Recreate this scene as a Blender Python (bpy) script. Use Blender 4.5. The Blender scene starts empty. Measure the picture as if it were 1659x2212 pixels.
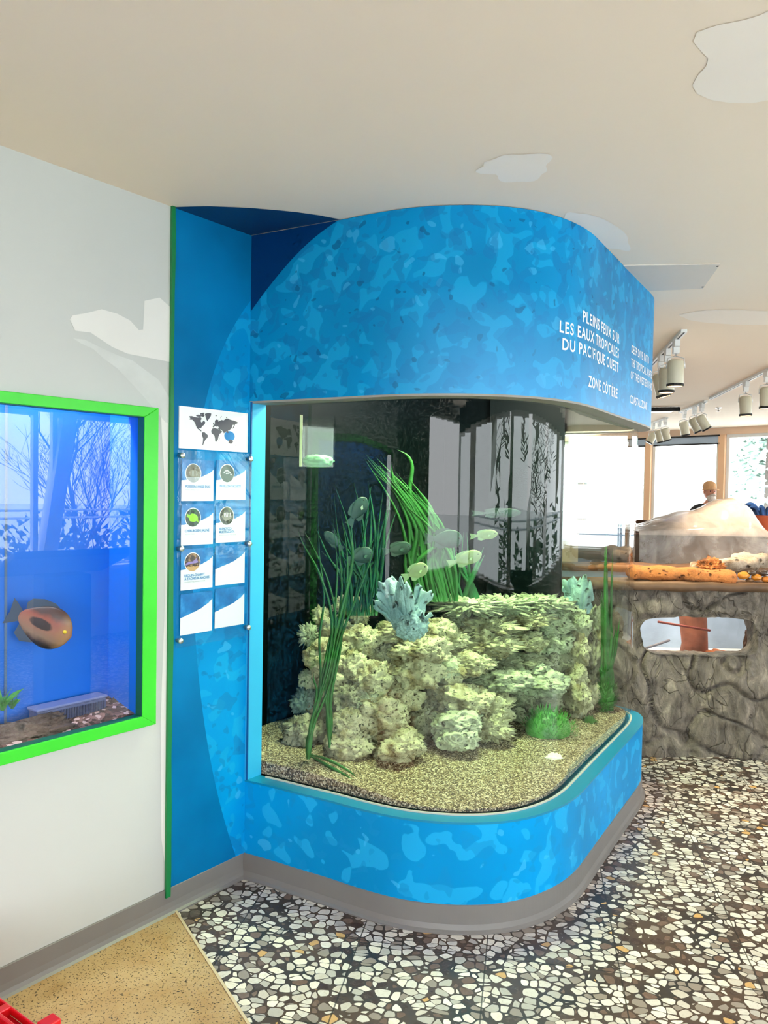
import bpy, bmesh, math, random
from mathutils import Vector, Matrix, noise
R=math.radians
random.seed(7)
# ------------------------------------------------------------------ camera
sc=bpy.context.scene
COL=sc.collection
FPX=1661.0; EYE=Vector((0,0,1.61)); PIT=R(-1.7); ROL=R(1.0)
fw=Vector((0,math.cos(PIT),math.sin(PIT))); r0=Vector((1,0,0)); u0=r0.cross(fw)
cr=r0*math.cos(ROL)+u0*math.sin(ROL); cu=-r0*math.sin(ROL)+u0*math.cos(ROL)
cd=bpy.data.cameras.new('camera'); cam=bpy.data.objects.new('camera',cd); COL.objects.link(cam)
cd.sensor_fit='VERTICAL'; cd.sensor_height=24.0; cd.lens=24.0*FPX/2212.0
cd.clip_start=0.05; cd.clip_end=300
cam.matrix_world=Matrix(((cr.x,cu.x,-fw.x,EYE.x),(cr.y,cu.y,-fw.y,EYE.y),(cr.z,cu.z,-fw.z,EYE.z),(0,0,0,1)))
sc.camera=cam
def ray(x,y): return fw+cr*((x-829.5)/FPX)-cu*((y-1106)/FPX)
def atd(x,y,D):
    d=ray(x,y); return EYE+d*(D/d.y)
def onz(x,y,z):
    d=ray(x,y); return EYE+d*((z-EYE.z)/d.z)
# ------------------------------------------------------------------ light
sc.view_settings.view_transform='Standard'; sc.view_settings.look='None'
sc.view_settings.gamma=1.0; sc.view_settings.exposure=0.42; sc.view_settings.use_curve_mapping=False
try:
    cy=sc.cycles
    cy.use_adaptive_sampling=True; cy.adaptive_threshold=.06; cy.adaptive_min_samples=12; cy.max_bounces=7; cy.diffuse_bounces=3; cy.glossy_bounces=3; cy.transmission_bounces=6
    cy.transparent_max_bounces=18; cy.volume_bounces=0; cy.sample_clamp_indirect=6.0
    cy.use_light_tree=False; cy.use_denoising=True; cy.caustics_reflective=False; cy.caustics_refractive=False
except Exception: pass
SKY=7.5
wd=bpy.data.worlds.new('sky'); sc.world=wd; wd.use_nodes=True
nt=wd.node_tree; nt.nodes.clear()
wo=nt.nodes.new('ShaderNodeOutputWorld'); wb=nt.nodes.new('ShaderNodeBackground')
tcn=nt.nodes.new('ShaderNodeTexCoord'); sx=nt.nodes.new('ShaderNodeSeparateXYZ'); rp=nt.nodes.new('ShaderNodeValToRGB')
nt.links.new(tcn.outputs['Generated'],sx.inputs[0]); nt.links.new(sx.outputs['Z'],rp.inputs[0])
rp.color_ramp.elements[0].position=0.0; rp.color_ramp.elements[0].color=(.95,.975,1,1)
rp.color_ramp.elements[1].position=.6; rp.color_ramp.elements[1].color=(.88,.94,1,1)
nt.links.new(rp.outputs[0],wb.inputs['Color']); wb.inputs['Strength'].default_value=SKY
nt.links.new(wb.outputs[0],wo.inputs['Surface'])
# room frame: s along the left wall, d out of it into the room
P0=Vector((-.558,3.133)); dA=Vector((.617,.787)).normalized(); nA=Vector((dA.y,-dA.x)); YAW=math.atan2(dA.y,dA.x)
def sd(s,d,z=0.0):
    p=P0+dA*s+nA*d; return Vector((p.x,p.y,z))
CH=2.625
def portal(name,c,w,h,dirv):
    l=bpy.data.lights.new(name,'AREA'); l.shape='RECTANGLE'; l.size=w; l.size_y=h; l.energy=1
    l.cycles.is_portal=True
    o=bpy.data.objects.new(name,l); COL.objects.link(o); o.location=c
    o.rotation_euler=Vector(dirv).to_track_quat('-Z','Y').to_euler()
def lamp(name,c,w,h,dirv,e,col=(1,1,1),spread=None,rz=0):
    l=bpy.data.lights.new(name,'AREA'); l.shape='RECTANGLE'; l.size=w; l.size_y=h; l.energy=e; l.color=col
    if spread: l.spread=R(spread)
    o=bpy.data.objects.new(name,l); COL.objects.link(o); o.location=c
    o.rotation_euler=Vector(dirv).to_track_quat('-Z','Y').to_euler() if abs(dirv[2])<.9 else (0,0,rz); return o
# daylight comes through three window walls (portals guide the sky light)
WD=5.0; WS0,WS1=-5.0,10.2
portal('window_daylight',sd(2.6,WD-.12,1.62),15.0,1.7,(-nA.x,-nA.y,0))
portal('window_daylight',sd(10.1,-.9,1.6),11.6,1.75,(-dA.x,-dA.y,0))
portal('window_daylight',sd(-4.9,3.6,1.62),2.6,1.7,(dA.x,dA.y,0))
# aquarium lamps, inside the canopy and inside the wall tank
lamp('canopy_lamp',Vector((.10,3.55,2.42)),.22,.22,(0,0,-1),31,(1,.97,.72))
lamp('canopy_lamp',Vector((.72,3.85,2.42)),.22,.25,(0,0,-1),42,(1,.97,.72))
lamp('wall_tank_lamp',sd(-1.5,-.165,2.10),1.9,.08,(0,0,-1),17,(.85,.95,1),rz=YAW)
# ------------------------------------------------------------------ helpers
def lin(c):
    return tuple(((v/255)/12.92 if v/255<=.04045 else ((v/255+.055)/1.055)**2.4) for v in c)
def new_mat(name):
    m=bpy.data.materials.new(name); m.use_nodes=True; n=m.node_tree
    b=n.nodes['Principled BSDF']; return m,n,b
def N(n,t,**k):
    x=n.nodes.new(t)
    for a,v in k.items(): setattr(x,a,v)
    return x
def ramp(n,src,stops,interp='LINEAR'):
    r=N(n,'ShaderNodeValToRGB'); r.color_ramp.interpolation=interp
    e=r.color_ramp.elements
    while len(e)>1: e.remove(e[-1])
    e[0].position=stops[0][0]; e[0].color=(*stops[0][1],1)
    for p,c in stops[1:]:
        q=e.new(p); q.color=(*c,1)
    n.links.new(src,r.inputs[0]); return r.outputs[0]
def nz(n,vec,scale,detail=3,rough=.5,dist=0,w=None):
    t=N(n,'ShaderNodeTexNoise'); t.inputs['Scale'].default_value=scale; t.inputs['Detail'].default_value=detail
    t.inputs['Roughness'].default_value=rough; t.inputs['Distortion'].default_value=dist
    if vec is not None: n.links.new(vec,t.inputs['Vector'])
    return t.outputs['Fac']
def mixc(n,f,a,b,mode='MIX'):
    m=N(n,'ShaderNodeMix',data_type='RGBA',blend_type=mode)
    for s,v in ((m.inputs[0],f),(m.inputs[6],a),(m.inputs[7],b)):
        if isinstance(v,(int,float)): s.default_value=v
        elif isinstance(v,tuple): s.default_value=(*v[:3],1)
        else: n.links.new(v,s)
    return m.outputs[2]
def mth(n,op,a,b=None,c=None):
    m=N(n,'ShaderNodeMath',operation=op)
    for i,v in enumerate((a,b,c)):
        if v is None: continue
        if isinstance(v,(int,float)): m.inputs[i].default_value=v
        else: n.links.new(v,m.inputs[i])
    return m.outputs[0]
def bump(n,b,h,strength=.3,dist=.01):
    x=N(n,'ShaderNodeBump'); x.inputs['Strength'].default_value=strength; x.inputs['Distance'].default_value=dist
    n.links.new(h,x.inputs['Height']); n.links.new(x.outputs[0],b.inputs['Normal'])
def plain(name,c,rough=.5,metal=0,var=0.0,scale=8,bmp=0,spec=.5):
    m,n,b=new_mat(name); b.inputs['Roughness'].default_value=rough; b.inputs['Metallic'].default_value=metal
    b.inputs['Specular IOR Level'].default_value=spec
    tc=N(n,'ShaderNodeTexCoord').outputs['Object']; f=nz(n,tc,scale,4)
    v=max(var,.015)
    c1=tuple(max(0,x*(1-v)) for x in c); c2=tuple(min(1,x*(1+v)) for x in c)
    n.links.new(ramp(n,f,[(.3,c1),(.7,c2)]),b.inputs['Base Color'])
    if bmp: bump(n,b,f,bmp,.01)
    return m
def emis(name,c,s):
    m,n,b=new_mat(name); b.inputs['Base Color'].default_value=(*c,1); b.inputs['Emission Color'].default_value=(*c,1); b.inputs['Emission Strength'].default_value=s; return m
def glass(name,tint=(1,1,1),ior=1.45,rough=0.0):
    m=bpy.data.materials.new(name); m.use_nodes=True; n=m.node_tree; n.nodes.clear()
    o=N(n,'ShaderNodeOutputMaterial'); mx=N(n,'ShaderNodeMixShader'); t=N(n,'ShaderNodeBsdfTransparent'); g=N(n,'ShaderNodeBsdfGlossy')
    fr0=N(n,'ShaderNodeFresnel'); fr0.inputs['IOR'].default_value=ior
    gm_=N(n,'ShaderNodeNewGeometry'); fr=N(n,'ShaderNodeMath',operation='MULTIPLY'); iv=N(n,'ShaderNodeMath',operation='SUBTRACT'); iv.inputs[0].default_value=1
    n.links.new(gm_.outputs['Backfacing'],iv.inputs[1]); n.links.new(fr0.outputs[0],fr.inputs[0]); n.links.new(iv.outputs[0],fr.inputs[1])
    t.inputs[0].default_value=(*tint,1); g.inputs['Roughness'].default_value=rough
    n.links.new(fr.outputs[0],mx.inputs[0]); n.links.new(t.outputs[0],mx.inputs[1]); n.links.new(g.outputs[0],mx.inputs[2]); n.links.new(mx.outputs[0],o.inputs['Surface'])
    return m
def mk(name,verts,faces,mat,parent=None,smooth=False,uvs=None,mats=None,fm=None):
    me=bpy.data.meshes.new(name); me.from_pydata([tuple(v) for v in verts],[],faces); me.update()
    if mat is not None: me.materials.append(mat)
    if mats:
        for m in mats: me.materials.append(m)
    if fm:
        for i,k in enumerate(fm): me.polygons[i].material_index=k
    if uvs is not None:
        l=me.uv_layers.new(name='UVMap')
        for p in me.polygons:
            for li,vi in zip(p.loop_indices,p.vertices): l.data[li].uv=uvs[vi] if not isinstance(uvs,dict) else uvs[(p.index,vi)]
    if smooth:
        for p in me.polygons: p.use_smooth=True
    o=bpy.data.objects.new(name,me); COL.objects.link(o)
    if parent: o.parent=parent
    return o
def tag(o,label=None,cat=None,group=None,kind=None):
    if label: o['label']=label
    if cat: o['category']=cat
    if group: o['group']=group
    if kind: o['kind']=kind
    return o
def empty(name,loc=(0,0,0),rz=0,**k):
    o=bpy.data.objects.new(name,None); COL.objects.link(o); o.location=loc; o.rotation_euler=(0,0,rz); o.empty_display_size=.1
    tag(o,**k); return o
class MB:
    def __init__(s): s.v=[]; s.f=[]; s.m=[]
    def add(s,v,f,m=0):
        b=len(s.v); s.v+= [Vector(x) for x in v]; s.f+=[tuple(i+b for i in q) for q in f]; s.m+=[m]*len(f); return s
    def box(s,a,b,m=0,M=None):
        x0,y0,z0=a; x1,y1,z1=b
        v=[Vector(p) for p in ((x0,y0,z0),(x1,y0,z0),(x1,y1,z0),(x0,y1,z0),(x0,y0,z1),(x1,y0,z1),(x1,y1,z1),(x0,y1,z1))]
        if M: v=[M@p for p in v]
        return s.add(v,[(0,3,2,1),(4,5,6,7),(0,1,5,4),(1,2,6,5),(2,3,7,6),(3,0,4,7)],m)
    def sdbox(s,s0,s1,d0,d1,z0,z1,m=0):
        v=[sd(s0,d0,z0),sd(s1,d0,z0),sd(s1,d1,z0),sd(s0,d1,z0),sd(s0,d0,z1),sd(s1,d0,z1),sd(s1,d1,z1),sd(s0,d1,z1)]
        return s.add(v,[(0,1,2,3),(4,7,6,5),(0,4,5,1),(1,5,6,2),(2,6,7,3),(3,7,4,0)],m)
    def tube(s,pts,rad,seg=8,m=0,cap=True):
        pts=[Vector(p) for p in pts]; n=len(pts)
        if not hasattr(rad,'__len__'): rad=[rad]*n
        vs=[]; fs=[]
        up=Vector((0,0,1)); prev=None
        for i,p in enumerate(pts):
            t=(pts[min(i+1,n-1)]-pts[max(i-1,0)]).normalized()
            a=t.cross(prev if prev is not None and abs(t.dot(prev))<.98 else (up if abs(t.z)<.95 else Vector((1,0,0)))).normalized(); b=t.cross(a).normalized(); prev=b.cross(t) if False else (up if abs(t.z)<.95 else Vector((1,0,0)))
            for k in range(seg):
                an=2*math.pi*k/seg; vs.append(p+(a*math.cos(an)+b*math.sin(an))*rad[i])
        for i in range(n-1):
            for k in range(seg): fs.append((i*seg+k,i*seg+(k+1)%seg,(i+1)*seg+(k+1)%seg,(i+1)*seg+k))
        if cap: fs.append(tuple(range(seg))[::-1]); fs.append(tuple((n-1)*seg+k for k in range(seg)))
        return s.add(vs,fs,m)
    def lathe(s,prof,seg=20,M=None,m=0):
        vs=[];fs=[]
        for r,z in prof:
            for k in range(seg):
                a=2*math.pi*k/seg; p=Vector((r*math.cos(a),r*math.sin(a),z)); vs.append(M@p if M else p)
        for i in range(len(prof)-1):
            for k in range(seg): fs.append((i*seg+k,i*seg+(k+1)%seg,(i+1)*seg+(k+1)%seg,(i+1)*seg+k))
        return s.add(vs,fs,m)
    def build(s,name,mat,parent=None,smooth=False,bevel=0,mats=None,solid=0):
        o=mk(name,s.v,s.f,mat,parent,smooth,mats=mats,fm=s.m if mats else None)
        if bevel:
            b=o.modifiers.new('bevel','BEVEL'); b.width=bevel; b.segments=2; b.limit_method='ANGLE'
        if solid:
            b=o.modifiers.new('solid','SOLIDIFY'); b.thickness=solid
        return o
# ------------------------------------------------------------------ materials
def wallpaint(name,c,sc_=1.2,var=.05,rough=.6):
    m,n,b=new_mat(name); tc=N(n,'ShaderNodeTexCoord').outputs['Object']
    f=nz(n,tc,sc_,5,.55); col=ramp(n,f,[(.3,tuple(x*(1-var) for x in c)),(.7,tuple(min(1,x*(1+var)) for x in c))])
    n.links.new(col,b.inputs['Base Color']); b.inputs['Roughness'].default_value=rough
    bump(n,b,nz(n,tc,90,2),.06,.002); return m
M_wall=wallpaint('white_wall_paint',lin((190,193,189)),.9,.03,.55)
M_patch=wallpaint('raw_white_filler',(.72,.715,.68),3,.03,.8)
M_patch2=wallpaint('thin_filler_smear',lin((200,203,199)),9,.06,.8)
M_ceil=wallpaint('ceiling_paint',lin((248,232,212)),.45,.02,.75)
M_ceilpatch=wallpaint('ceiling_touch_up_paint',lin((252,243,232)),2,.02,.8)
M_soffblue=wallpaint('deep_blue_ceiling_paint',lin((2,62,110)),1,.03,.5)
M_green=wallpaint('dark_green_edge_trim',lin((0,120,62)),2,.1,.4)
M_vinyl=plain('grey_vinyl_base',lin((122,118,115)),.42,0,.05,5)
M_lime=plain('lime_green_frame_paint',lin((56,205,42)),.35,0,.05,6)
M_alu=plain('brushed_steel',(.72,.72,.72),.28,1,.05,30)
M_dark=plain('black_rubber',(.012,.012,.013),.6)
M_whitep=plain('white_board',(.86,.90,.90),.35)
M_white=plain('white_enamel',(.82,.82,.80),.4)
M_beigep=plain('orange_beige_post_paint',lin((235,190,150)),.5)

def print_mat(name,mode):
    # printed blue camouflage film; UVs are metres (u along the face, v height)
    m,n,b=new_mat(name); uv=N(n,'ShaderNodeUVMap').outputs['UV']
    sp=N(n,'ShaderNodeSeparateXYZ'); n.links.new(uv,sp.inputs[0]); u,v=sp.outputs['X'],sp.outputs['Y']
    def mp(off,scl):
        x=N(n,'ShaderNodeMapping'); n.links.new(uv,x.inputs[0]); x.inputs['Location'].default_value=off; x.inputs['Scale'].default_value=scl; return x.outputs[0]
    if mode=='base': base=lin((0,146,212))
    elif mode=='header': base=lin((0,130,186))
    else: base=lin((0,142,206))
    col=base
    big=ramp(n,nz(n,mp((1,2,0),(1,1,1)),1.6,2),[(.35,tuple(x*.86 for x in base)),(.65,tuple(min(1,x*1.16) for x in base))])
    col=big
    def layer(off,scale,thr,c,col,fac=1.0,d=.35,soft=.012):
        f=nz(n,mp(off,(1,1,1)),scale,1.3,.35,d)
        k=ramp(n,f,[(thr,(0,0,0)),(thr+soft,(fac,fac,fac))])
        return mixc(n,k,col,c)
    den=1.0
    L=(.06,.46,.80) if mode!='base' else (.07,.55,.93)
    L2=(.008,.36,.68) if mode!='base' else (.02,.46,.84)
    D=(.006,.17,.42) if mode!='base' else (.006,.27,.60)
    D2=(.003,.10,.24)
    tb={'header':0,'base':.03,'wall':.02}[mode]
    col=layer((0,0,0),11,.54+tb,L2,col,.55)
    col=layer((5,3,1),14,.58+tb,D,col,.5)
    col=layer((9,1,4),15,.665+tb,L,col,.4)
    col=layer((2,8,7),19,.61+tb,D,col,.45)
    if mode=='header': col=layer((4,4,9),20,.70,D2,col,.7)
    if mode=='header':
        # lower centre of the header blends to a lighter, calmer blue
        g=mth(n,'SUBTRACT',2.35,v); g=mth(n,'MULTIPLY',g,2.2); g2=mth(n,'SUBTRACT',u,.55); g2=mth(n,'MULTIPLY',g2,2.2)
        gg=mth(n,'MULTIPLY',mth(n,'MINIMUM',mth(n,'MAXIMUM',g,0),1),mth(n,'MINIMUM',mth(n,'MAXIMUM',g2,0),1))
        col=mixc(n,mth(n,'MULTIPLY',gg,.6),col,(.13,.43,.80))
        # dark area outside the printed circle
        p=mth(n,'SUBTRACT',u,0.0)
        zb=mth(n,'ADD',mth(n,'ADD',2.312,mth(n,'MULTIPLY',p,1.13)),mth(n,'MULTIPLY',mth(n,'MULTIPLY',p,p),-.92))
        mask=mth(n,'MULTIPLY',mth(n,'GREATER_THAN',v,zb),mth(n,'LESS_THAN',u,.43))
        col=mixc(n,mask,col,lin((0,50,104)))
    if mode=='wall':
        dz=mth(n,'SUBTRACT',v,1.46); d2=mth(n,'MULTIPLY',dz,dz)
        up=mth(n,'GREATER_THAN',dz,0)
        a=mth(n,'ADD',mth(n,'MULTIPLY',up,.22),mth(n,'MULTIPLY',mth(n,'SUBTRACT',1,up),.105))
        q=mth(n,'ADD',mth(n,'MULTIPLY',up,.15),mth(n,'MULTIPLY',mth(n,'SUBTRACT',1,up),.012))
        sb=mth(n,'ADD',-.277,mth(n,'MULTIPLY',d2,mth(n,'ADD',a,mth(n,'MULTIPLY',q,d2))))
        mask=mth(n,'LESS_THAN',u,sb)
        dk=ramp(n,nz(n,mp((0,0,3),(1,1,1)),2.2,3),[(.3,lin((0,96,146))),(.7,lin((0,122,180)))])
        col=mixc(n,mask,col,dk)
    n.links.new(col,b.inputs['Base Color']); b.inputs['Roughness'].default_value=.42; b.inputs['Specular IOR Level'].default_value=.12
    return m
M_hdr=print_mat('blue_camouflage_print_header','header')
M_basep=print_mat('blue_camouflage_print_base','base')
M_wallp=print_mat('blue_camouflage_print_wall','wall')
M_ledge=plain('teal_ledge_paint',lin((0,128,170)),.35,0,.06,3)
M_jamb=plain('lit_blue_jamb',lin((48,176,226)),.4,0,.04,4)  # jamb blue lightened: light on the return face is put into the colour
M_soff=plain('grey_canopy_underside',lin((150,146,138)),.6,0,.05,5)
M_letter=plain('white_lettering_film',(.92,.94,.95),.4)

def pebble_mat():
    m,n,b=new_mat('pebble_terrazzo'); tc=N(n,'ShaderNodeTexCoord').outputs['Object']
    mp=N(n,'ShaderNodeMapping'); n.links.new(tc,mp.inputs[0]); mp.inputs['Rotation'].default_value=(0,0,-math.atan2(-.184,.983))
    ns=N(n,'ShaderNodeTexNoise'); ns.inputs['Scale'].default_value=14; n.links.new(mp.outputs[0],ns.inputs['Vector'])
    vm=N(n,'ShaderNodeVectorMath',operation='MULTIPLY_ADD'); n.links.new(ns.outputs['Color'],vm.inputs[0]); vm.inputs[1].default_value=(.022,.022,.0); n.links.new(mp.outputs[0],vm.inputs[2])
    st=N(n,'ShaderNodeVectorMath',operation='MULTIPLY'); st.inputs[1].default_value=(1,1.2,0); n.links.new(vm.outputs[0],st.inputs[0])
    SC=26
    def vor(feat,scale=SC,rand=.9):
        v=N(n,'ShaderNodeTexVoronoi',feature=feat); v.inputs['Scale'].default_value=scale; v.inputs['Randomness'].default_value=rand; n.links.new(st.outputs[0],v.inputs['Vector']); return v
    f1=vor('F1'); de=vor('DISTANCE_TO_EDGE')
    er=mth(n,'SUBTRACT',de.outputs['Distance'],mth(n,'MULTIPLY',mth(n,'MAXIMUM',mth(n,'SUBTRACT',f1.outputs['Distance'],.36),0),.30))
    peb=ramp(n,er,[(.012,(0,0,0)),(.028,(1,1,1))])
    hs=N(n,'ShaderNodeSeparateColor'); n.links.new(f1.outputs['Color'],hs.inputs[0])
    stone=ramp(n,hs.outputs[0],[(0,lin((66,48,42))),(.08,lin((112,86,74))),(.16,lin((150,136,126))),(.27,lin((186,178,170))),(.42,lin((218,208,198))),(.60,lin((236,224,208))),(.78,lin((206,194,182))),(.90,lin((242,232,218))),(.978,lin((206,160,100)))],'CONSTANT')
    vein=nz(n,mp.outputs[0],60,4,.6,1.2); stone=mixc(n,mth(n,'MULTIPLY',ramp(n,vein,[(.5,(0,0,0)),(.75,(1,1,1))]),.35),stone,lin((150,132,120)))
    big=nz(n,mp.outputs[0],1.3,2); stone=mixc(n,mth(n,'MULTIPLY',ramp(n,big,[(.45,(0,0,0)),(.7,(1,1,1))]),.25),stone,lin((150,150,146)))
    grout=ramp(n,nz(n,mp.outputs[0],5,3),[(.35,lin((52,50,50))),(.6,lin((84,66,56)))])
    col=mixc(n,peb,grout,stone)
    sp=N(n,'ShaderNodeSeparateXYZ'); n.links.new(mp.outputs[0],sp.inputs[0])
    def joint(src,off,per):
        t=mth(n,'ADD',mth(n,'DIVIDE',mth(n,'SUBTRACT',src,off),per),100.5); fr=mth(n,'FRACT',t); dd=mth(n,'ABSOLUTE',mth(n,'SUBTRACT',fr,.5)); return mth(n,'LESS_THAN',dd,.0055)
    JX,JY=JOINT
    jt=mth(n,'MAXIMUM',joint(sp.outputs['X'],JX,.448),joint(sp.outputs['Y'],JY,.448))
    jt=mth(n,'MULTIPLY',jt,.8)
    col=mixc(n,jt,col,lin((40,38,36)))
    n.links.new(col,b.inputs['Base Color']); b.inputs['Roughness'].default_value=.30; b.inputs['Specular IOR Level'].default_value=.45
    bump(n,b,peb,.12,.002); return m
_a=math.atan2(.184,.983)  # grid direction
def _rot(x,y):
    a=_a; return (x*math.cos(a)-y*math.sin(a), x*math.sin(a)+y*math.cos(a))
JOINT=_rot(1.343,2.893)
M_pebble=pebble_mat()
def granite_mat():
    m,n,b=new_mat('beige_terrazzo'); tc=N(n,'ShaderNodeTexCoord').outputs['Object']
    base=ramp(n,nz(n,tc,7,4,.6),[(.3,lin((172,134,84))),(.6,lin((190,158,112))),(.8,lin((178,146,100)))])
    sp=nz(n,tc,150,2,.5); k=ramp(n,sp,[(.60,(0,0,0)),(.65,(1,1,1))]); c=mixc(n,k,base,lin((84,66,42)))
    sp=nz(n,tc,95,2,.5); k=ramp(n,sp,[(.66,(0,0,0)),(.70,(1,1,1))]); c=mixc(n,k,c,lin((64,54,40)))
    n.links.new(c,b.inputs['Base Color']); b.inputs['Roughness'].default_value=.35; return m
M_beige=granite_mat()
def coral_mat(name,c1,c2,scale=26):
    m,n,b=new_mat(name); tc=N(n,'ShaderNodeTexCoord').outputs['Object']
    f=nz(n,tc,scale*.35,5,.6); col=ramp(n,f,[(.38,c2),(.52,c1),(.72,tuple(min(1,x*1.12) for x in c1))])
    v=N(n,'ShaderNodeTexVoronoi'); v.inputs['Scale'].default_value=scale*1.6; v.inputs['Randomness'].default_value=1
    ns=N(n,'ShaderNodeTexNoise'); ns.inputs['Scale'].default_value=scale; n.links.new(tc,ns.inputs['Vector'])
    vm=N(n,'ShaderNodeVectorMath',operation='MULTIPLY_ADD'); n.links.new(ns.outputs['Color'],vm.inputs[0]); vm.inputs[1].default_value=(.07,.07,.07); n.links.new(tc,vm.inputs[2]); n.links.new(vm.outputs[0],v.inputs['Vector'])
    pit=ramp(n,v.outputs['Distance'],[(.10,(1,1,1)),(.30,(0,0,0))])
    sel=ramp(n,nz(n,tc,scale*.5,2),[(.38,(0,0,0)),(.52,(1,1,1))])
    pm=mth(n,'MULTIPLY',pit,sel)
    col=mixc(n,mth(n,'MULTIPLY',pm,.85),col,tuple(x*.28 for x in c2))
    n.links.new(col,b.inputs['Base Color']); b.inputs['Roughness'].default_value=.85
    h=mth(n,'SUBTRACT',nz(n,tc,scale*1.5,6,.7),mth(n,'MULTIPLY',pm,1.3)); bump(n,b,h,1.0,.02); return m
M_coral=coral_mat('pitted_cream_coral_rock',(.80,.72,.52),(.40,.31,.18))
M_coral2=coral_mat('pale_green_grey_coral_rock',(.72,.72,.56),(.34,.34,.25),20)
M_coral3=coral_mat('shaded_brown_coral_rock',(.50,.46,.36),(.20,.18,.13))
M_coral4=coral_mat('blue_grey_coral_rock',(.30,.40,.40),(.10,.15,.16))
M_bluecoral=coral_mat('pale_blue_coral',(.42,.60,.68),(.20,.34,.42),14)
def sand_mat(name,cs,scale):
    m,n,b=new_mat(name); tc=N(n,'ShaderNodeTexCoord').outputs['Object']
    v=N(n,'ShaderNodeTexVoronoi'); v.inputs['Scale'].default_value=scale; n.links.new(tc,v.inputs['Vector'])
    hs=N(n,'ShaderNodeSeparateColor'); n.links.new(v.outputs['Color'],hs.inputs[0])
    c=ramp(n,hs.outputs[0],[(i/len(cs),x) for i,x in enumerate(cs)],'CONSTANT')
    n.links.new(c,b.inputs['Base Color']); b.inputs['Roughness'].default_value=.9; bump(n,b,v.outputs['Distance'],.8,.004); return m
M_sand=sand_mat('coarse_coral_sand',[lin((96,78,62)),lin((150,128,104)),lin((70,56,46)),lin((196,176,150)),lin((124,102,80)),lin((166,144,116)),lin((84,68,54)),lin((220,204,180))],200)
M_gravel=sand_mat('brown_pink_gravel',[lin((88,60,50)),lin((120,84,74)),lin((70,50,42)),lin((150,110,100)),lin((215,180,170)),lin((96,66,54)),lin((110,80,66))],70)
def leafm(name,a,b_):
    m,n,b=new_mat(name); tc=N(n,'ShaderNodeTexCoord').outputs['Object']
    n.links.new(ramp(n,nz(n,tc,12,4),[(.3,a),(.7,b_)]),b.inputs['Base Color']); b.inputs['Roughness'].default_value=.45; return m
M_grass=leafm('water_grass_green',(.012,.11,.018),(.035,.22,.035))
M_grass2=leafm('deep_water_grass_green',(.006,.08,.025),(.016,.17,.05))
M_moss=leafm('moss_green',(.02,.18,.02),(.12,.42,.08))
def rock_mat():
    m,n,b=new_mat('moulded_grey_rock'); tc=N(n,'ShaderNodeTexCoord').outputs['Object']
    mp=N(n,'ShaderNodeMapping'); n.links.new(tc,mp.inputs[0]); mp.inputs['Scale'].default_value=(1,1,.55); mp.inputs['Rotation'].default_value=(0,R(18),0)
    f=nz(n,mp.outputs[0],9,8,.66,1.4)
    c=ramp(n,f,[(.30,lin((68,60,52))),(.46,lin((108,99,88))),(.55,lin((126,116,103))),(.68,lin((168,156,138)))])
    crk=nz(n,mp.outputs[0],5,3,.5,.8); k=ramp(n,mth(n,'ABSOLUTE',mth(n,'SUBTRACT',crk,.5)),[(0,(1,1,1)),(.012,(0,0,0))])
    c=mixc(n,mth(n,'MULTIPLY',k,.55),c,lin((60,52,44)))
    n.links.new(c,b.inputs['Base Color']); b.inputs['Roughness'].default_value=.55
    bump(n,b,mth(n,'SUBTRACT',nz(n,mp.outputs[0],16,7,.68,1.2),mth(n,'MULTIPLY',k,.4)),.75,.04); return m
M_rock=rock_mat()
M_log=coral_mat('weathered_orange_driftwood',lin((200,124,64)),lin((84,56,38)),16)
M_loggrey=coral_mat('grey_white_driftwood',lin((184,170,152)),lin((112,94,74)),12)
M_wood=plain('dark_brown_wood',lin((96,58,34)),.6,0,.25,10)
M_glass=glass('aquarium_acrylic',(.985,.995,.985),1.5)
M_wglass=glass('window_glass',(.97,.99,.99),1.45)
M_acry=glass('clear_acrylic_sheet',(.97,.985,.99),1.45)
# ------------------------------------------------------------------ room shell
SW1=2.02            # the left wall ends just behind the big aquarium
# floor
mb=MB(); mb.add([sd(-5.2,-7,0),sd(10.4,-7,0),sd(10.4,5.1,0),sd(-5.2,5.1,0),sd(-5.2,-7,-.2),sd(10.4,-7,-.2),sd(10.4,5.1,-.2),sd(-5.2,5.1,-.2)],[(3,2,1,0),(4,5,6,7),(0,1,5,4),(1,2,6,5),(2,3,7,6),(3,0,4,7)])
tag(mb.build('floor',M_pebble),'pebble terrazzo floor in square tiles',kind='structure')
# beige terrazzo strip with a pale rim
e0=onz(385,1985,0); e1=onz(530,2212,0); ed=(e1-e0).normalized(); e2=e1+ed*1.6
en=Vector((ed.y,-ed.x,0)); 
if en.x<0: en=-en
mb=MB(); A=[sd(-.300,.0,0),e0,e2,sd(-3.6,1.9,0),sd(-3.6,0,0)]
_e=ed.x*dA.y-ed.y*dA.x; _w=P0-Vector((e0.x,e0.y)); _t=(_w.x*dA.y-_w.y*dA.x)/_e; eW=e0+ed*_t
A=[eW,e2,sd(-4.4,(Vector((e2.x,e2.y))-P0).dot(nA),0),sd(-4.4,.0,0)]
mb.add([Vector((p.x,p.y,.006)) for p in A],[(0,1,2,3)]); mb.add([Vector((p.x,p.y,-.01)) for p in A],[(3,2,1,0)]); k=len(A)
for i in range(k): mb.f.append((i,i+k,(i+1)%k+k,(i+1)%k)); mb.m.append(0)
bf=mb.build('floor',M_beige); tag(bf,'beige speckled terrazzo strip along the left wall',kind='structure')
mb=MB(); a=A[0]; b_=A[1]; mb.add([Vector((p.x,p.y,z)) for z in (0,.009) for p in (a,a+en*.009,b_+en*.009,b_)],[(0,1,2,3),(7,6,5,4),(0,4,5,1),(1,5,6,2),(2,6,7,3),(3,7,4,0)])
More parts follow.
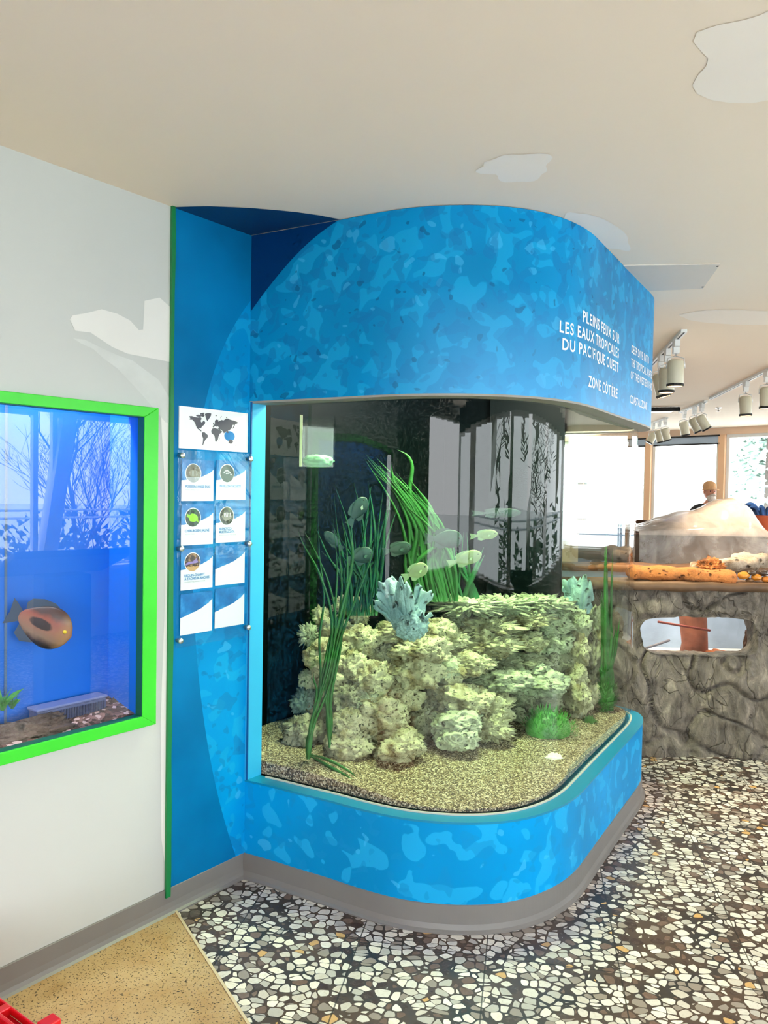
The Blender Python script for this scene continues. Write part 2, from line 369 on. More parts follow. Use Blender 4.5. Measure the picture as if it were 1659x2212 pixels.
tag(mb.build('trim_1',plain('cream_floor_edging',lin((206,184,150)),.5)),kind='structure')
# ceiling, with the blue painted corner and touch-up patches
mb=MB(); C0=[sd(-5.2,-7),sd(10.6,-7),sd(10.6,5.14),sd(-5.2,5.14)]
mb.add([Vector((p.x,p.y,CH)) for p in C0]+[Vector((p.x,p.y,CH+.2)) for p in C0],[(0,1,2,3),(7,6,5,4),(0,4,5,1),(1,5,6,2),(2,6,7,3),(3,7,4,0)])
bp=[(-.795,2.835),(-.72,2.825),(-.656,2.819),(-.57,2.823),(-.49,2.832),(-.41,2.846),(-.342,2.862),(-.26,2.893),(-.184,2.931),(-.558,3.133)]
mb.add([Vector((x,y,CH-.0012)) for x,y in bp],[tuple(range(len(bp)))],1)
def blob(cx,cy,rx,ry,rot,seed,m=2,amp=.28,k=40,dz=.0012):
    vs=[]
    for i in range(k):
        a=2*math.pi*i/k; rr=1+amp*noise.noise(Vector((math.cos(a)*1.4,math.sin(a)*1.4,seed)))*2
        x,y=rx*rr*math.cos(a),ry*rr*math.sin(a); vs.append(Vector((cx+x*math.cos(rot)-y*math.sin(rot),cy+x*math.sin(rot)+y*math.cos(rot),CH-dz)))
    mb.add(vs,[tuple(range(k))],m)
blob(.39,2.45,.12,.10,.3,3.1); blob(.98,1.78,.30,.22,.2,9.2); blob(.84,3.05,.30,.07,.9,5.5,amp=.2); blob(2.15,4.42,.55,.16,.1,8.8,amp=.15)
tag(mb.build('ceiling',M_ceil,mats=[M_soffblue,M_ceilpatch]),kind='structure')
# left wall with the opening of the wall tank
OS0,OS1,OZ0,OZ1=-2.6,-.475,.765,1.868
mb=MB(); wt=.10
for (a,b_,c,d) in ((-5.1,OS0,0,CH),(OS1,0.0,0,CH),(OS0,OS1,0,OZ0),(OS0,OS1,OZ1,CH)): mb.sdbox(a,b_,-wt,0,c,d)
# filler patches on the wall next to the green strip
def wpoly(pts,m,off=.0015):
    mb.add([sd(s,off,z) for s,z in pts],[tuple(range(len(pts)))],m)
wpoly([(-.775,2.145),(-.765,2.16),(-.72,2.175),(-.66,2.20),(-.60,2.196),(-.55,2.182),(-.515,2.155),(-.498,2.16),(-.493,2.262),(-.43,2.286),(-.385,2.262),(-.382,2.062),(-.47,2.064),(-.56,2.066),(-.62,2.08),(-.70,2.115),(-.755,2.112)],1)
wpoly([(-.762,2.086),(-.735,2.074),(-.69,2.062),(-.65,2.035),(-.60,2.01),(-.55,1.97),(-.50,1.93),(-.45,1.885),(-.40,1.84),(-.384,1.84),(-.384,1.93),(-.43,1.99),(-.49,2.02),(-.54,2.045),(-.60,2.055),(-.66,2.07),(-.72,2.088)],2)
wpoly([(-.42,1.86),(-.384,1.85),(-.384,.19),(-.402,.3),(-.41,.75),(-.405,.9),(-.395,1.2),(-.40,1.6)],1,.001)
tag(mb.build('wall_left',M_wall,mats=[M_patch,M_patch2]),kind='structure')
mb=MB(); mb.sdbox(SW1,SW1+.12,-6.2,-.38,0,CH); mb.sdbox(.0,SW1+.12,-.5,-.36,0,CH); mb.sdbox(-.1,-.0,-.5,-.0,0,CH)
tag(mb.build('wall_behind_aquarium',wallpaint('back_wall_paint',lin((200,196,188)))),kind='structure')
mb=MB(); mb.sdbox(-5.2,10.4,-7.0,-6.9,0,CH); tag(mb.build('wall_far_left',M_wall),kind='structure')
mb=MB(); mb.sdbox(-5.2,-5.05,-.1,2.4,0,CH); mb.sdbox(-5.2,-5.05,-.1,5.0,0,.72); mb.sdbox(-5.2,-5.05,2.2,5.0,2.42,CH); tag(mb.build('wall_back',M_wall),kind='structure')
# printed blue panel on the wall by the aquarium
v=[];f=[];uv=[]
for (s,d) in ((-.37,0),(-.37,.004),(0.005,.004),(0.005,0)):
    for z in (.085,CH-.002): v.append(sd(s,d,z)); uv.append((s,z))
f=[(0,2,3,1),(2,4,5,3),(4,6,7,5),(1,3,5,7),(0,6,4,2)]
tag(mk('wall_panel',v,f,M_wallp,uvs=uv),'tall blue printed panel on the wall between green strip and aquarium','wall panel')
# green strip, slightly wavy
v=[];f=[];K=24
for i in range(K+1):
    z=.07+(CH-.07)*i/K; w=.0035*math.sin(i*.9)+.002*math.sin(i*2.3)
    a=-.386; b_=-.366+w*.5-(.006 if i>14 else 0)
    for (s,d) in ((a,.001),(a,.012),(b_,.012),(b_,.001)): v.append(sd(s,d,z))
for i in range(K):
    for k in range(4): f.append((i*4+k,i*4+(k+1)%4,(i+1)*4+(k+1)%4,(i+1)*4+k))
f+= [(3,2,1,0),(K*4,K*4+1,K*4+2,K*4+3)]
tag(mk('trim_2',v,f,M_green),kind='structure')
# vinyl base along the left wall
mb=MB()
def cove(a,b_):
    pr=[(0.0,0),(.022,0),(.022,.006),(.013,.012),(.0085,.025),(.006,.045),(.006,.098),(.004,.10),(0,.10)]
    vs=[sd(a,d,z) for d,z in pr]+[sd(b_,d,z) for d,z in pr]; k=len(pr)
    mb.add(vs,[(i,(i+1)%k,(i+1)%k+k,i+k) for i in range(k)]+[tuple(range(k))[::-1],tuple(range(k,2*k))])
cove(-5.0,-.004)
tag(mb.build('baseboard_left',M_vinyl),kind='structure')
# right window wall (behind and beside the camera) and far window wall
def winwall(name,p0,p1,nin,zb,zt,posts,pw,lean=0,first=1,matpost=M_white,low=M_white,beam=None):
    # p0->p1 along the wall (2D), nin points into the room
    d=(p1-p0); Lg=d.length; d=d/Lg
    def P(a,o,z): q=p0+d*a+nin*o; return Vector((q.x,q.y,z))
    def bx(mb,a,b_,o0,o1,z0,z1):
        mb.add([P(a,o0,z0),P(b_,o0,z0),P(b_,o1,z0),P(a,o1,z0),P(a,o0,z1),P(b_,o0,z1),P(b_,o1,z1),P(a,o1,z1)],[(0,1,2,3),(4,7,6,5),(0,4,5,1),(1,5,6,2),(2,6,7,3),(3,7,4,0)])
    mb=MB(); bx(mb,0,Lg,-.12,0,0,zb)
    if not beam: bx(mb,0,Lg,-.12,.0,zt,CH)
    tag(mb.build(name,low),kind='structure')
    if beam: mb=MB(); bx(mb,0,Lg,-.12,.0,zt,CH); tag(mb.build('trim_4',beam),kind='structure')
    mb=MB(); bx(mb,0,Lg,-.12,.16,zb,zb+.035); tag(mb.build('trim_3',M_white),kind='structure')
    k=first
    for i,a in enumerate(posts):
        mb=MB()
        if lean:
            w=pw/2; v=[P(a-w,-.1,zb),P(a+w,-.1,zb),P(a+w,.04,zb),P(a-w,.04,zb),P(a-w,-.1-0,zt),P(a+w,-.1,zt),P(a+w,.04,zt),P(a-w,.04,zt)]
            v=v[:4]+[q+Vector((d.x,d.y,0))*lean for q in v[4:]]
            mb.add(v,[(0,1,2,3),(4,7,6,5),(0,4,5,1),(1,5,6,2),(2,6,7,3),(3,7,4,0)])
        else: bx(mb,a-pw/2,a+pw/2,-.1,.04,zb,zt)
        tag(mb.build('window_post',matpost),kind='structure')
        mb.__init__()
    ed=[0]+list(posts)+[Lg]
    for i in range(len(ed)-1):
        a,b_=ed[i]+(pw/2 if i else 0),ed[i+1]-(pw/2 if i<len(ed)-2 else 0)
        if b_-a<.2: continue
        r=empty('window_%d'%k,P((a+b_)/2,0,zb)); tag(r,kind='structure'); k+=1
        mb=MB(); t=.05
        for (x0,x1,z0,z1) in ((a,b_,zb,zb+t),(a,b_,zt-t,zt),(a,a+t,zb+t,zt-t),(b_-t,b_,zb+t,zt-t)): bx(mb,x0,x1,-.075,-.015,z0,z1)
        o=mb.build('window_frame',M_white); o.parent=r; o.matrix_parent_inverse=r.matrix_world.inverted() if False else Matrix.Translation(-r.location)
        mb=MB(); bx(mb,a+t,b_-t,-.052,-.044,zb+t,zt-t)
        o=mb.build('window_pane',M_wglass); o.parent=r; o.matrix_parent_inverse=Matrix.Translation(-r.location)
    return k
M_beam=plain('backlit_dark_beam',lin((70,74,78)),.6)  # dark grey paints in the backlit shade and dark blinds above the windows
kk=winwall('wall_right',Vector(sd(-5.1,WD)[:2]),Vector(sd(10.2,WD)[:2]),-nA,.72,2.33,[1.5,3.3,5.1,6.95,8.8,10.6,12.4],.15,lean=.24,beam=M_beam)
B0=Vector((4.51,12.3)); B1=Vector((5.09,11.6)); dB=(B1-B0).normalized()
bL=B0-dB*5.0; bR=B0+dB*6.75; nB=Vector((-dB.y,dB.x)); 
if nB.dot(-B0)<0: nB=-nB
# posts seen in the photograph at x 1401 and 1560
def hitB(px):
    dr=ray(px,1000); n2=Vector((dB.y,-dB.x)); t=(B0.dot(n2))/(dr.x*n2.x+dr.y*n2.y); q=Vector((dr.x*t,dr.y*t)); return (q-bL).dot(dB)
pB=[hitB(1402),hitB(1560)]
pB=[pB[0]-2.6,pB[0]-1.3]+pB+[pB[1]+1.35,pB[1]+2.7,pB[1]+4.2]
kk=winwall('wall_far',bL,bR,nB,.75,2.52,pB,.10,first=kk,matpost=M_beigep,low=wallpaint('peach_wall_paint',lin((240,206,176))))
# roller blinds, half down at the top of the far windows
def Bp(px,z,off=.02):
    a=hitB(px); q=bL+dB*a+nB*off; return Vector((q.x,q.y,z))
M_blind=plain('grey_blue_roller_blind',lin((170,186,204)),.7)
for (x0,x1) in ((1358,1397),(1413,1556)):
    r=empty('roller_blind',Bp((x0+x1)/2,2.5)); tag(r,'grey blue roller blind at the top of the '+('wide far window' if x0>1400 else 'narrow far window beside the aquarium'),'blind')
    a,b_=Bp(x0,0),Bp(x1,0); nn=Vector((nB.x,nB.y,0))
    def slab(z0,z1,t,name,mat):
        mb=MB(); mb.add([p+Vector((0,0,z)) for z in (z0,z1) for p in (a,b_,b_+nn*t,a+nn*t)],[(0,1,2,3),(4,7,6,5),(0,4,5,1),(1,5,6,2),(2,6,7,3),(3,7,4,0)])
        o=mb.build(name,mat,r); o.matrix_parent_inverse=Matrix.Translation(-r.location)
    slab(2.395,2.50,.01,'blind_fabric',M_blind); slab(2.375,2.397,.02,'bottom_bar',M_dark); slab(2.498,2.52,.03,'head_rail',M_dark)

# ------------------------------------------------------------------ outside
gm=leafm('pale_bounce_ground',(.78,.78,.75),(.88,.88,.85))  # ground made this pale so bounced daylight brightens the ceiling
mb=MB(); mb.box((-60,-60,-.8),(80,90,-.5)); tag(mb.build('ground',gm),kind='structure')
M_bark=plain('grey_bark',lin((92,84,78)),.9,0,.2,9)
M_rail0=plain('pale_grey_metal',lin((190,196,200)),.4,.3)
def bare_tree(loc,h,seed,label,lean=(0,0)):
    rnd=random.Random(seed); mb=MB()
    def br(p,d,L,r,lv):
        pts=[p]; dd=d.copy()
        for i in range(4):
            dd=(dd+Vector((rnd.uniform(-.14,.14),rnd.uniform(-.14,.14),.05))).normalized(); pts.append(pts[-1]+dd*L/4)
        mb.tube(pts,[max(.003,r*(1-.13*i)) for i in range(5)],(3 if lv>2 else 5) if lv>1 else 7,cap=False)
        if lv<4:
            for k in range(5 if lv<2 else 4):
                a=rnd.uniform(0,6.28); q=pts[rnd.choice([2,3,4,4])]
                side=Vector((math.cos(a),math.sin(a),0)); nd=(dd*1.0+side*rnd.uniform(.45,.95)+Vector((0,0,.12))).normalized()
                br(q,nd,L*rnd.uniform(.55,.78),r*.5,lv+1)
    br(Vector((0,0,0)),Vector((lean[0],lean[1],1)).normalized(),h*.30,h*.007,0)
    o=mb.build('bare_tree',M_bark); o.location=loc; tag(o,label,'tree'); return o
for i,(s,d,h,la,lab) in enumerate([(3.9,8.6,4.6,(.25,.3),'bare leafless sapling nearest the side windows, beside the leaning post'),(4.6,9.6,5.2,(.3,.4),'second bare sapling outside the side windows, just past the leaning post'),(5.6,8.9,4.4,(.1,.4),'third bare sapling outside the side windows'),(-3.2,9.5,6.5,(.2,0),'bare leafless tree mirrored in the wall tank glass, leaning right'),(-.6,10.5,7.5,(-.25,.1),'tall bare leafless tree outside the side windows'),(2.2,9.8,6.0,(.1,.1),'small bare leafless tree outside the side windows near the corner'),(5.5,10.5,7.5,(0,-.2),'tall spreading bare tree outside the side windows, farther along'),(9.0,9.5,6.0,(-.1,0),'bare leafless tree outside the far end of the side windows')]):
    bare_tree(sd(s,d,-.5),h,11+i,lab,la)
def evergreen(loc,h,seed,label):
    rnd=random.Random(seed); mb=MB()
    for i in range(900):
        t=rnd.random()**.8; z=h*(.08+.9*t); r=h*.24*(1-t)*rnd.uniform(.5,1)+.05; a=rnd.uniform(0,6.28)
        p=Vector((r*math.cos(a),r*math.sin(a),z)); o=Vector((math.cos(a),math.sin(a),-.35))*rnd.uniform(.15,.35); w=Vector((-math.sin(a),math.cos(a),.1))*.12
        mb.add([p-w,p+o,p+w,p+Vector((0,0,.09))],[(0,1,3),(1,2,3),(0,2,1)])
    ob=mb.build('evergreen_foliage',leafm('overexposed_needles',(.22,.32,.26),(.40,.52,.46)))  # needle colour lightened to paint in the overexposed daylight outside
    r=empty('evergreen_tree',loc); tag(r,label,'tree'); ob.parent=r; ob.name='foliage'
    mb=MB(); mb.tube([(0,0,0),(0,0,h*.95)],[h*.02,.02],8); mb.build('trunk',M_bark,r)
evergreen(Vector((11.2,22.5,-.5)),6.6,3,'pale conifer seen through the right-hand far window')
def shrub(loc,rx,rz,seed,label):
    rnd=random.Random(seed); mb=MB()
    for i in range(1300):
        a=rnd.uniform(0,6.283); zz=rnd.uniform(-.2,1); r=math.sqrt(max(0,1-zz*zz)); n0=Vector((r*math.cos(a),r*math.sin(a),zz)); q=Vector((n0.x*rx,n0.y*rx,n0.z*rz))*rnd.uniform(.6,1.05); w=Vector((rnd.uniform(-1,1),rnd.uniform(-1,1),rnd.uniform(-1,1))).normalized()*.07
        mb.add([q-w,q+w,q+n0*.13],[(0,1,2)])
    o=mb.build('shrub',M_shrub); o.location=loc; tag(o,label,'shrub')
M_shrub=leafm('winter_shrub_leaves',(.05,.08,.05),(.14,.17,.11))
for i,(s_,d_,rx,rz,l_) in enumerate(((5.2,10.8,1.5,1.7,'large dark shrub outside the side windows behind the saplings'),(8.0,11.0,1.7,2.1,'largest dark shrub outside the side windows'),(1.5,11.8,1.2,1.5,'low dark shrub outside the side windows near the leaning post'),(-1.5,11.5,1.4,1.9,'round dark shrub outside the side windows behind the camera'),(11,9.5,1.3,2.0,'dark shrub outside the far end of the side windows'))):
    shrub(sd(s_,d_,-.6),rx,rz,40+i,l_)
gr=empty('garden_railing',(0,0,0)); tag(gr,'pale two-bar railing in the garden along the side windows','railing')
for z in (1.16,1.26):
    mb=MB(); mb.tube([sd(-5,7.2,z),sd(11,7.2,z)],.016,6); mb.build('bar',M_rail0,gr)
for k in range(9): mb=MB(); mb.tube([sd(-5+2*k,7.2,-.5),sd(-5+2*k,7.2,1.26)],.02,6); mb.build('post',M_rail0,gr)
# terrace railing and blue chairs outside the far windows
M_rail=plain('pale_blue_metal',lin((150,176,200)),.4,.3)
rr=empty('terrace_railing',(0,0,0)); tag(rr,'thin pale metal railing on the terrace outside the far windows','railing')
q0=bL-nB*2.6; q1=bR-nB*2.6
for z,rad,nm in ((1.78,.02,'top_rail'),(1.13,.012,'wire'),(.85,.012,'wire')):
    mb=MB(); mb.tube([Vector((q0.x,q0.y,z)),Vector((q1.x,q1.y,z))],rad,6); mb.build(nm,M_rail,rr)
for k in range(12):
    q=q0.lerp(q1,k/11); mb=MB(); mb.tube([Vector((q.x,q.y,-.5)),Vector((q.x,q.y,1.78))],.03,6); mb.build('post',M_rail,rr)
M_bchair=plain('blue_plastic_chair',lin((70,100,190)),.4)
def pchair(px,D,label,rz):
    p=atd(px,1080,D); r=empty('patio_chair',Vector((p.x,p.y,.0)),rz); tag(r,label,'chair',group='blue chairs on the terrace')
    mb=MB(); v=[];f=[]
    for i in range(9):
        t=i/8; w=.24*math.sqrt(max(0,1-(t*.96)**3)); 
        for k in range(5): v.append(Vector((w*(k/2-1),.02+.03*abs(k-2)*-1,.5+.62*t)))
    for i in range(8):
        for k in range(4): f.append((i*5+k,i*5+k+1,(i+1)*5+k+1,(i+1)*5+k))
    mb.add(v,f); mb.build('backrest',M_bchair,r,solid=.02)
    mb=MB(); mb.box((-.24,-.45,.44),(.24,.02,.47)); mb.build('seat',M_bchair,r,bevel=.01)
    for sx_ in (-1,1):
        for sy in (-.42,0): mb=MB(); mb.tube([(sx_*.2,sy,.44),(sx_*.24,sy,.0)],.018,6); mb.build('leg',M_bchair,r)
pchair(1447,16.0,'blue terrace chair with a full rounded back outside the far window',.3); pchair(1470,17.4,'blue terrace chair seen edge-on outside the far window',1.45)
# terrace slab under them
mb=MB(); a=bL-nB*.1; b_=bR-nB*.1; c=bR-nB*6; d=bL-nB*6
mb.add([Vector((p.x,p.y,z)) for z in (-.5,0) for p in (a,b_,c,d)],[(0,1,2,3),(7,6,5,4),(0,4,5,1),(1,5,6,2),(2,6,7,3),(3,7,4,0)]); tag(mb.build('terrace_paving',plain('pale_paving',lin((200,200,196)),.8)),kind='structure')
# ------------------------------------------------------------------ the big curved aquarium
CTL=[(-.558,3.135),(-.44,3.075),(-.32,3.008),(-.20,2.943),(-.08,2.872),(.04,2.812),(.15,2.777),(.29,2.760),(.42,2.770),(.53,2.805),(.63,2.865),(.72,2.945),(.80,3.045),(.88,3.175),(1.0,3.375),(1.17,3.655),(1.325,3.912),(1.385,4.03),(1.415,4.13),(1.41,4.22),(1.36,4.31),(1.27,4.37),(1.1,4.46),(.9,4.567),(.672,4.688)]
def catmull(P,n):
    P=[Vector(p) for p in P]; out=[]
    for i in range(len(P)-1):
        a=P[i-1] if i else P[0]*2-P[1]; b=P[i]; c=P[i+1]; d=P[i+2] if i+2<len(P) else P[-1]*2-P[-2]
        for k in range(n):
            t=k/n; out.append(.5*((2*b)+(c-a)*t+(2*a-5*b+4*c-d)*t*t+(3*b-a-3*c+d)*t**3))
    out.append(P[-1]); return out
PR=catmull(CTL,6)
def offs(P,o):      # positive = outwards (to the viewer)
    out=[]
    for i,p in enumerate(P):
        t=(P[min(i+1,len(P)-1)]-P[max(i-1,0)]).normalized(); out.append(p+Vector((t.y,-t.x))*o)
    return out
ARC=[0]
for i in range(1,len(PR)): ARC.append(ARC[-1]+(PR[i]-PR[i-1]).length)
ZL=.405; ZH=1.953
aq=empty('aquarium',(0,0,0)); tag(aq,'large curved aquarium with blue printed base and canopy reaching the ceiling','aquarium')
def wallstrip(name,P,z0,z1,mat,th,back=True,nz_=1,bottom=True):
    I=offs(P,-th); n=len(P); v=[];uv=[]
    for i in range(n):
        for (q,z) in ((P[i],z0),(P[i],z1),(I[i],z1),(I[i],z0)): v.append(Vector((q.x,q.y,z))); uv.append((ARC[i],z))
    f=[]
    for i in range(n-1):
        for k in range(4): f.append((i*4+k,i*4+(k+1)%4,(i+1)*4+(k+1)%4,(i+1)*4+k))
    f=[tuple(reversed(q)) for q in f]
    f+=[(0,1,2,3),((n-1)*4+3,(n-1)*4+2,(n-1)*4+1,(n-1)*4)]
    return mk(name,v,f,mat,aq,uvs=uv,mats=[M_liner],fm=[1 if (q%4 in (1,2) and name=='canopy') else 0 for q in range(len(f))])
M_liner=plain('black_green_canopy_liner',(.004,.009,.007),.7)
wallstrip('base_cabinet',PR,.09,ZL-.008,M_basep,.03)
wallstrip('canopy',PR,ZH+.004,CH-.002,M_hdr,.03)
# fine dark shadow gap between canopy and ceiling is real: canopy stops 2 mm short
# ledge ring, canopy underside
def ring(name,Pa,Pb,z0,z1,mat,parent=None):
    n=len(Pa); v=[]
    for i in range(n):
        for (q,z) in ((Pa[i],z0),(Pa[i],z1),(Pb[i],z1),(Pb[i],z0)): v.append(Vector((q.x,q.y,z)))
    f=[]
    for i in range(n-1):
        for k in range(4): f.append((i*4+k,(i+1)*4+k,(i+1)*4+(k+1)%4,i*4+(k+1)%4))
    f+=[(0,1,2,3),((n-1)*4+3,(n-1)*4+2,(n-1)*4+1,(n-1)*4)]
    return mk(name,v,f,mat,parent or aq)
ring('ledge',offs(PR,.002),offs(PR,-.07),ZL-.008,ZL,M_ledge)
ring('canopy_underside',offs(PR,-.001),offs(PR,-.085),ZH-.004,ZH+.004,M_soff)
# vinyl toe base with a flared foot
tp=[(.022,0),(.022,.005),(.012,.012),(.006,.03),(.004,.098),(0,.10),(-.03,.10),(-.03,0)]
v=[];f=[];k=len(tp);PP=[offs(PR,o) for o,z in tp]
for i in range(len(PR)):
    for j,(o,z) in enumerate(tp): q=PP[j][i]; v.append(Vector((q.x,q.y,z)))
for i in range(len(PR)-1):
    for j in range(k): f.append((i*k+j,i*k+(j+1)%k,(i+1)*k+(j+1)%k,(i+1)*k+j))
mk('toe_base',v,[tuple(reversed(q)) for q in f],M_vinyl,aq)
# acrylic front
GO,GI=.062,.086
cut=[i for i,a in enumerate(ARC) if a>.05]
GP=[PR[i] for i in cut]
gl=ring('front_glass',offs(PR,-GO)[cut[0]:],offs(PR,-GI)[cut[0]:],ZL-.006,ZH+.06,M_glass); tag(gl,'clear curved acrylic front')
for p in gl.data.polygons: p.use_smooth=False
# thin pale sealant bead at the foot of the glass
SB=plain('pale_sealant',(.55,.52,.46),.4)
ring('sealant_bead',offs(PR,-GO+.006)[cut[0]:],offs(PR,-GO)[cut[0]:],ZL,ZL+.006,SB)
# jamb at the corner
mb=MB(); mb.sdbox(.0,.085,-.03,.012,ZL,ZH); mb.build('jamb',M_jamb,aq)
mb=MB(); mb.sdbox(-.0,.006,.012,.018,ZL,ZH); mb.build('jamb_edge',plain('deep_blue_edge',lin((0,84,150)),.5),aq)
# seam in the canopy print, at x 1340 in the photo
def on_profile(u,z,off=.0):
    import bisect
    i=min(max(bisect.bisect(ARC,u)-1,0),len(ARC)-2); t=(u-ARC[i])/(ARC[i+1]-ARC[i]); p=PR[i].lerp(PR[i+1],t); d=(PR[i+1]-PR[i]).normalized(); p=p+Vector((d.y,-d.x))*off
    return Vector((p.x,p.y,z))
# straight-side parameter (from (.85,3.13)) -> arc length
def arc_at(pt):
    best=min(range(len(PR)),key=lambda i:(PR[i]-Vector(pt)).length); return ARC[best]
U0=arc_at((.88,3.175))-((Vector((.88,3.175))-Vector((.85,3.13))).length)
mb=MB(); us=U0+.389
mb.add([on_profile(us-.0012,ZH+.004,.0008),on_profile(us+.0012,ZH+.004,.0008),on_profile(us+.0012,CH-.3,.0008),on_profile(us-.0012,CH-.3,.0008)],[(0,1,2,3)]); mb.build('canopy_seam',plain('seam_line',lin((60,120,170)),.6),aq)
# tank body: floor, back and side panels (inside, behind the wall line), top rim
def polyprism(name,P,z0,z1,mat,parent,rev=False):
    n=len(P); v=[Vector((p[0],p[1],z)) for z in (z0,z1) for p in P]
    f=[tuple(range(n))[::-1],tuple(range(n,2*n))]+[(i,(i+1)%n,(i+1)%n+n,i+n) for i in range(n)]
    return mk(name,v,f,mat,parent)
INN=offs(PR,-GI-.002); 
K0=next(i for i,a in enumerate(ARC) if a>.06)
backL=sd(.012,-.34); backR=sd(SW1-.05,-.34)
inner=[Vector(p) for p in INN[K0:-2]]
# end: follow the third side to the back plane
dl=(PR[-1]-PR[-6]).normalized()
foot=[Vector(backR[:2]),Vector(backL[:2])]
M_tankback=plain('very_dark_blue_green_tank_wall',(.0012,.004,.006),.5,0,.3,2,spec=.1)
polyprism('tank_floor',[tuple(p) for p in inner]+[tuple(p) for p in foot],ZL-.03,ZL-.004,M_tankback,aq)
mb=MB(); mb.sdbox(.01,SW1-.04,-.352,-.342,ZL-.03,2.6); mb.sdbox(.004,.014,-.345,-.03,ZL-.03,2.6); mb.build('back_panel',M_tankback,aq)
# inner rear corner: closes the gap between glass end and back panel with clear pane
ge=offs(PR,-GO)[-1]; gi=offs(PR,-GI)[-1]; bk=sd(SW1-.04,-.34)
th=offs(PR,-GI-.006); sel=[i for i in range(len(PR)) if (PR[i]-Vector((1.083,4.46))).dot(Vector((-.88,.47)))>0 and i>len(PR)//2]
T_=[th[i] for i in sel]; T2_=[offs(PR,-GI-.022)[i] for i in sel]
ring('rear_side_panel',T_,T2_,ZL-.004,2.58,M_tankback)
mb=MB(); mb.sdbox(SW1-.075,SW1-.05,-.345,.03,ZL-.004,2.58); mb.build('rear_corner_panel',M_tankback,aq)
# support lip under the canopy top (inside, dark)
mb=MB(); mb.sdbox(.02,SW1-.06,-.34,-.10,2.30,2.34); mb.build('lamp_shelf',M_tankback,aq)
# lamp housings in the canopy
for (x,y,w,h) in ((.10,3.55,.3,.3),(.72,3.85,.27,.32)):
    mb=MB(); mb.box((x-w,y-h,2.44),(x+w,y+h,2.50)); mb.build('lamp_housing',M_dark,aq)
# water
wm=bpy.data.materials.new('aquarium_water'); wm.use_nodes=True; n=wm.node_tree; n.nodes.clear()
o=N(n,'ShaderNodeOutputMaterial'); t=N(n,'ShaderNodeBsdfTransparent'); va=N(n,'ShaderNodeVolumeAbsorption'); va.inputs['Color'].default_value=(.42,.82,.40,1); va.inputs['Density'].default_value=.50
n.links.new(t.outputs[0],o.inputs['Surface']); n.links.new(va.outputs[0],o.inputs['Volume'])
try: wm.cycles.homogeneous_volume=True
except Exception: pass
inn2=offs(PR,-GI-.024)[K0:-2]
WZ=1.90
wt_=polyprism('water',[tuple(p) for p in inn2]+[tuple(Vector(sd(SW1-.055,-.336)[:2])),tuple(Vector(sd(.02,-.336)[:2]))],ZL+.002,WZ,wm,None)
tag(wt_,'clear greenish water filling the big curved aquarium','water',kind='stuff')
# lettering on the canopy
def text_mesh(s,size,align='LEFT',xs=1.0,bold=0.0,font=None):
    c=bpy.data.curves.new('t','FONT'); c.body=s; c.size=size; c.align_x=align; c.offset=bold; c.space_character=1.14 if bold>.0006 else 1.0; c.resolution_u=3
    o=bpy.data.objects.new('t',c); COL.objects.link(o); dg=bpy.context.evaluated_depsgraph_get(); dg.update()
    me=bpy.data.meshes.new_from_object(o.evaluated_get(dg)); bpy.data.objects.remove(o); bpy.data.curves.remove(c)
    vs=[Vector((v.co.x*xs,v.co.y,0)) for v in me.vertices]; fs=[tuple(p.vertices) for p in me.polygons]; bpy.data.meshes.remove(me); return vs,fs
def subdiv_long(vs,fs,mx=.02):
    bm=bmesh.new(); bv=[bm.verts.new(v) for v in vs]
    for f in fs:
        try: bm.faces.new([bv[i] for i in f])
        except Exception: pass
    bmesh.ops.triangulate(bm,faces=bm.faces[:])
    for _ in range(2):
        es=[e for e in bm.edges if e.calc_length()>mx]
        if es: bmesh.ops.subdivide_edges(bm,edges=es,cuts=1); bmesh.ops.triangulate(bm,faces=[f for f in bm.faces if len(f.verts)>3])
    bm.verts.index_update(); r=([v.co.copy() for v in bm.verts],[tuple(v.index for v in f.verts) for f in bm.faces]); bm.free(); return r
def u_at_px(px,z):
    best=min(range(2000),key=lambda i:abs(pj0(on_profile(i*.0008+.9,z))-px) if i*.0008+.9<U0+1.2 else 1e9); return best*.0008+.9-U0
def pj0(P):
    v=P-EYE; return 829.5+FPX*v.dot(cr)/v.dot(fw)
def canopy_text(s,u,zb,cap,align,width=None,bold=.0):
    size=cap/.70
    vs,fs=text_mesh(s,size,'LEFT',1,bold); x0=min(v.x for v in vs); x1=max(v.x for v in vs)
    xs=(width/(x1-x0)) if width else .75
    vs=[Vector(((v.x-x0)*xs,v.y,0)) for v in vs]; w=(x1-x0)*xs
    vs,fs=subdiv_long(vs,fs)
    base=u-w if align=='RIGHT' else u
    v=[on_profile(U0+base+p.x,zb+p.y,.0015) for p in vs]
    o=mk('lettering',v,[tuple(f) for f in fs],M_letter,aq); return o
for s,zb,pl,pr_,cap,b in (('PLEINS FEUX SUR',2.268,1258,1337,.043,.0009),('LES EAUX TROPICALES',2.204,1208,1336,.043,.0009),('DU PACIFIQUE OUEST',2.142,1214,1335,.043,.0009),('ZONE CÔTIÈRE',2.028,1270,1333,.043,.0009)):
    ul,ur=u_at_px(pl,zb),u_at_px(pr_,zb); canopy_text(s,ur,zb,cap,'RIGHT',ur-ul,b)
for s,zb,w,cap in (('DEEP DIVE INTO',2.266,.365,.037),('THE TROPICAL WATERS',2.204,.50,.037),('OF THE WESTERN PACIFIC',2.146,.56,.037),('COASTAL ZONE',2.033,.352,.037)):
    canopy_text(s,.552,zb,cap,'LEFT',w,.0007)
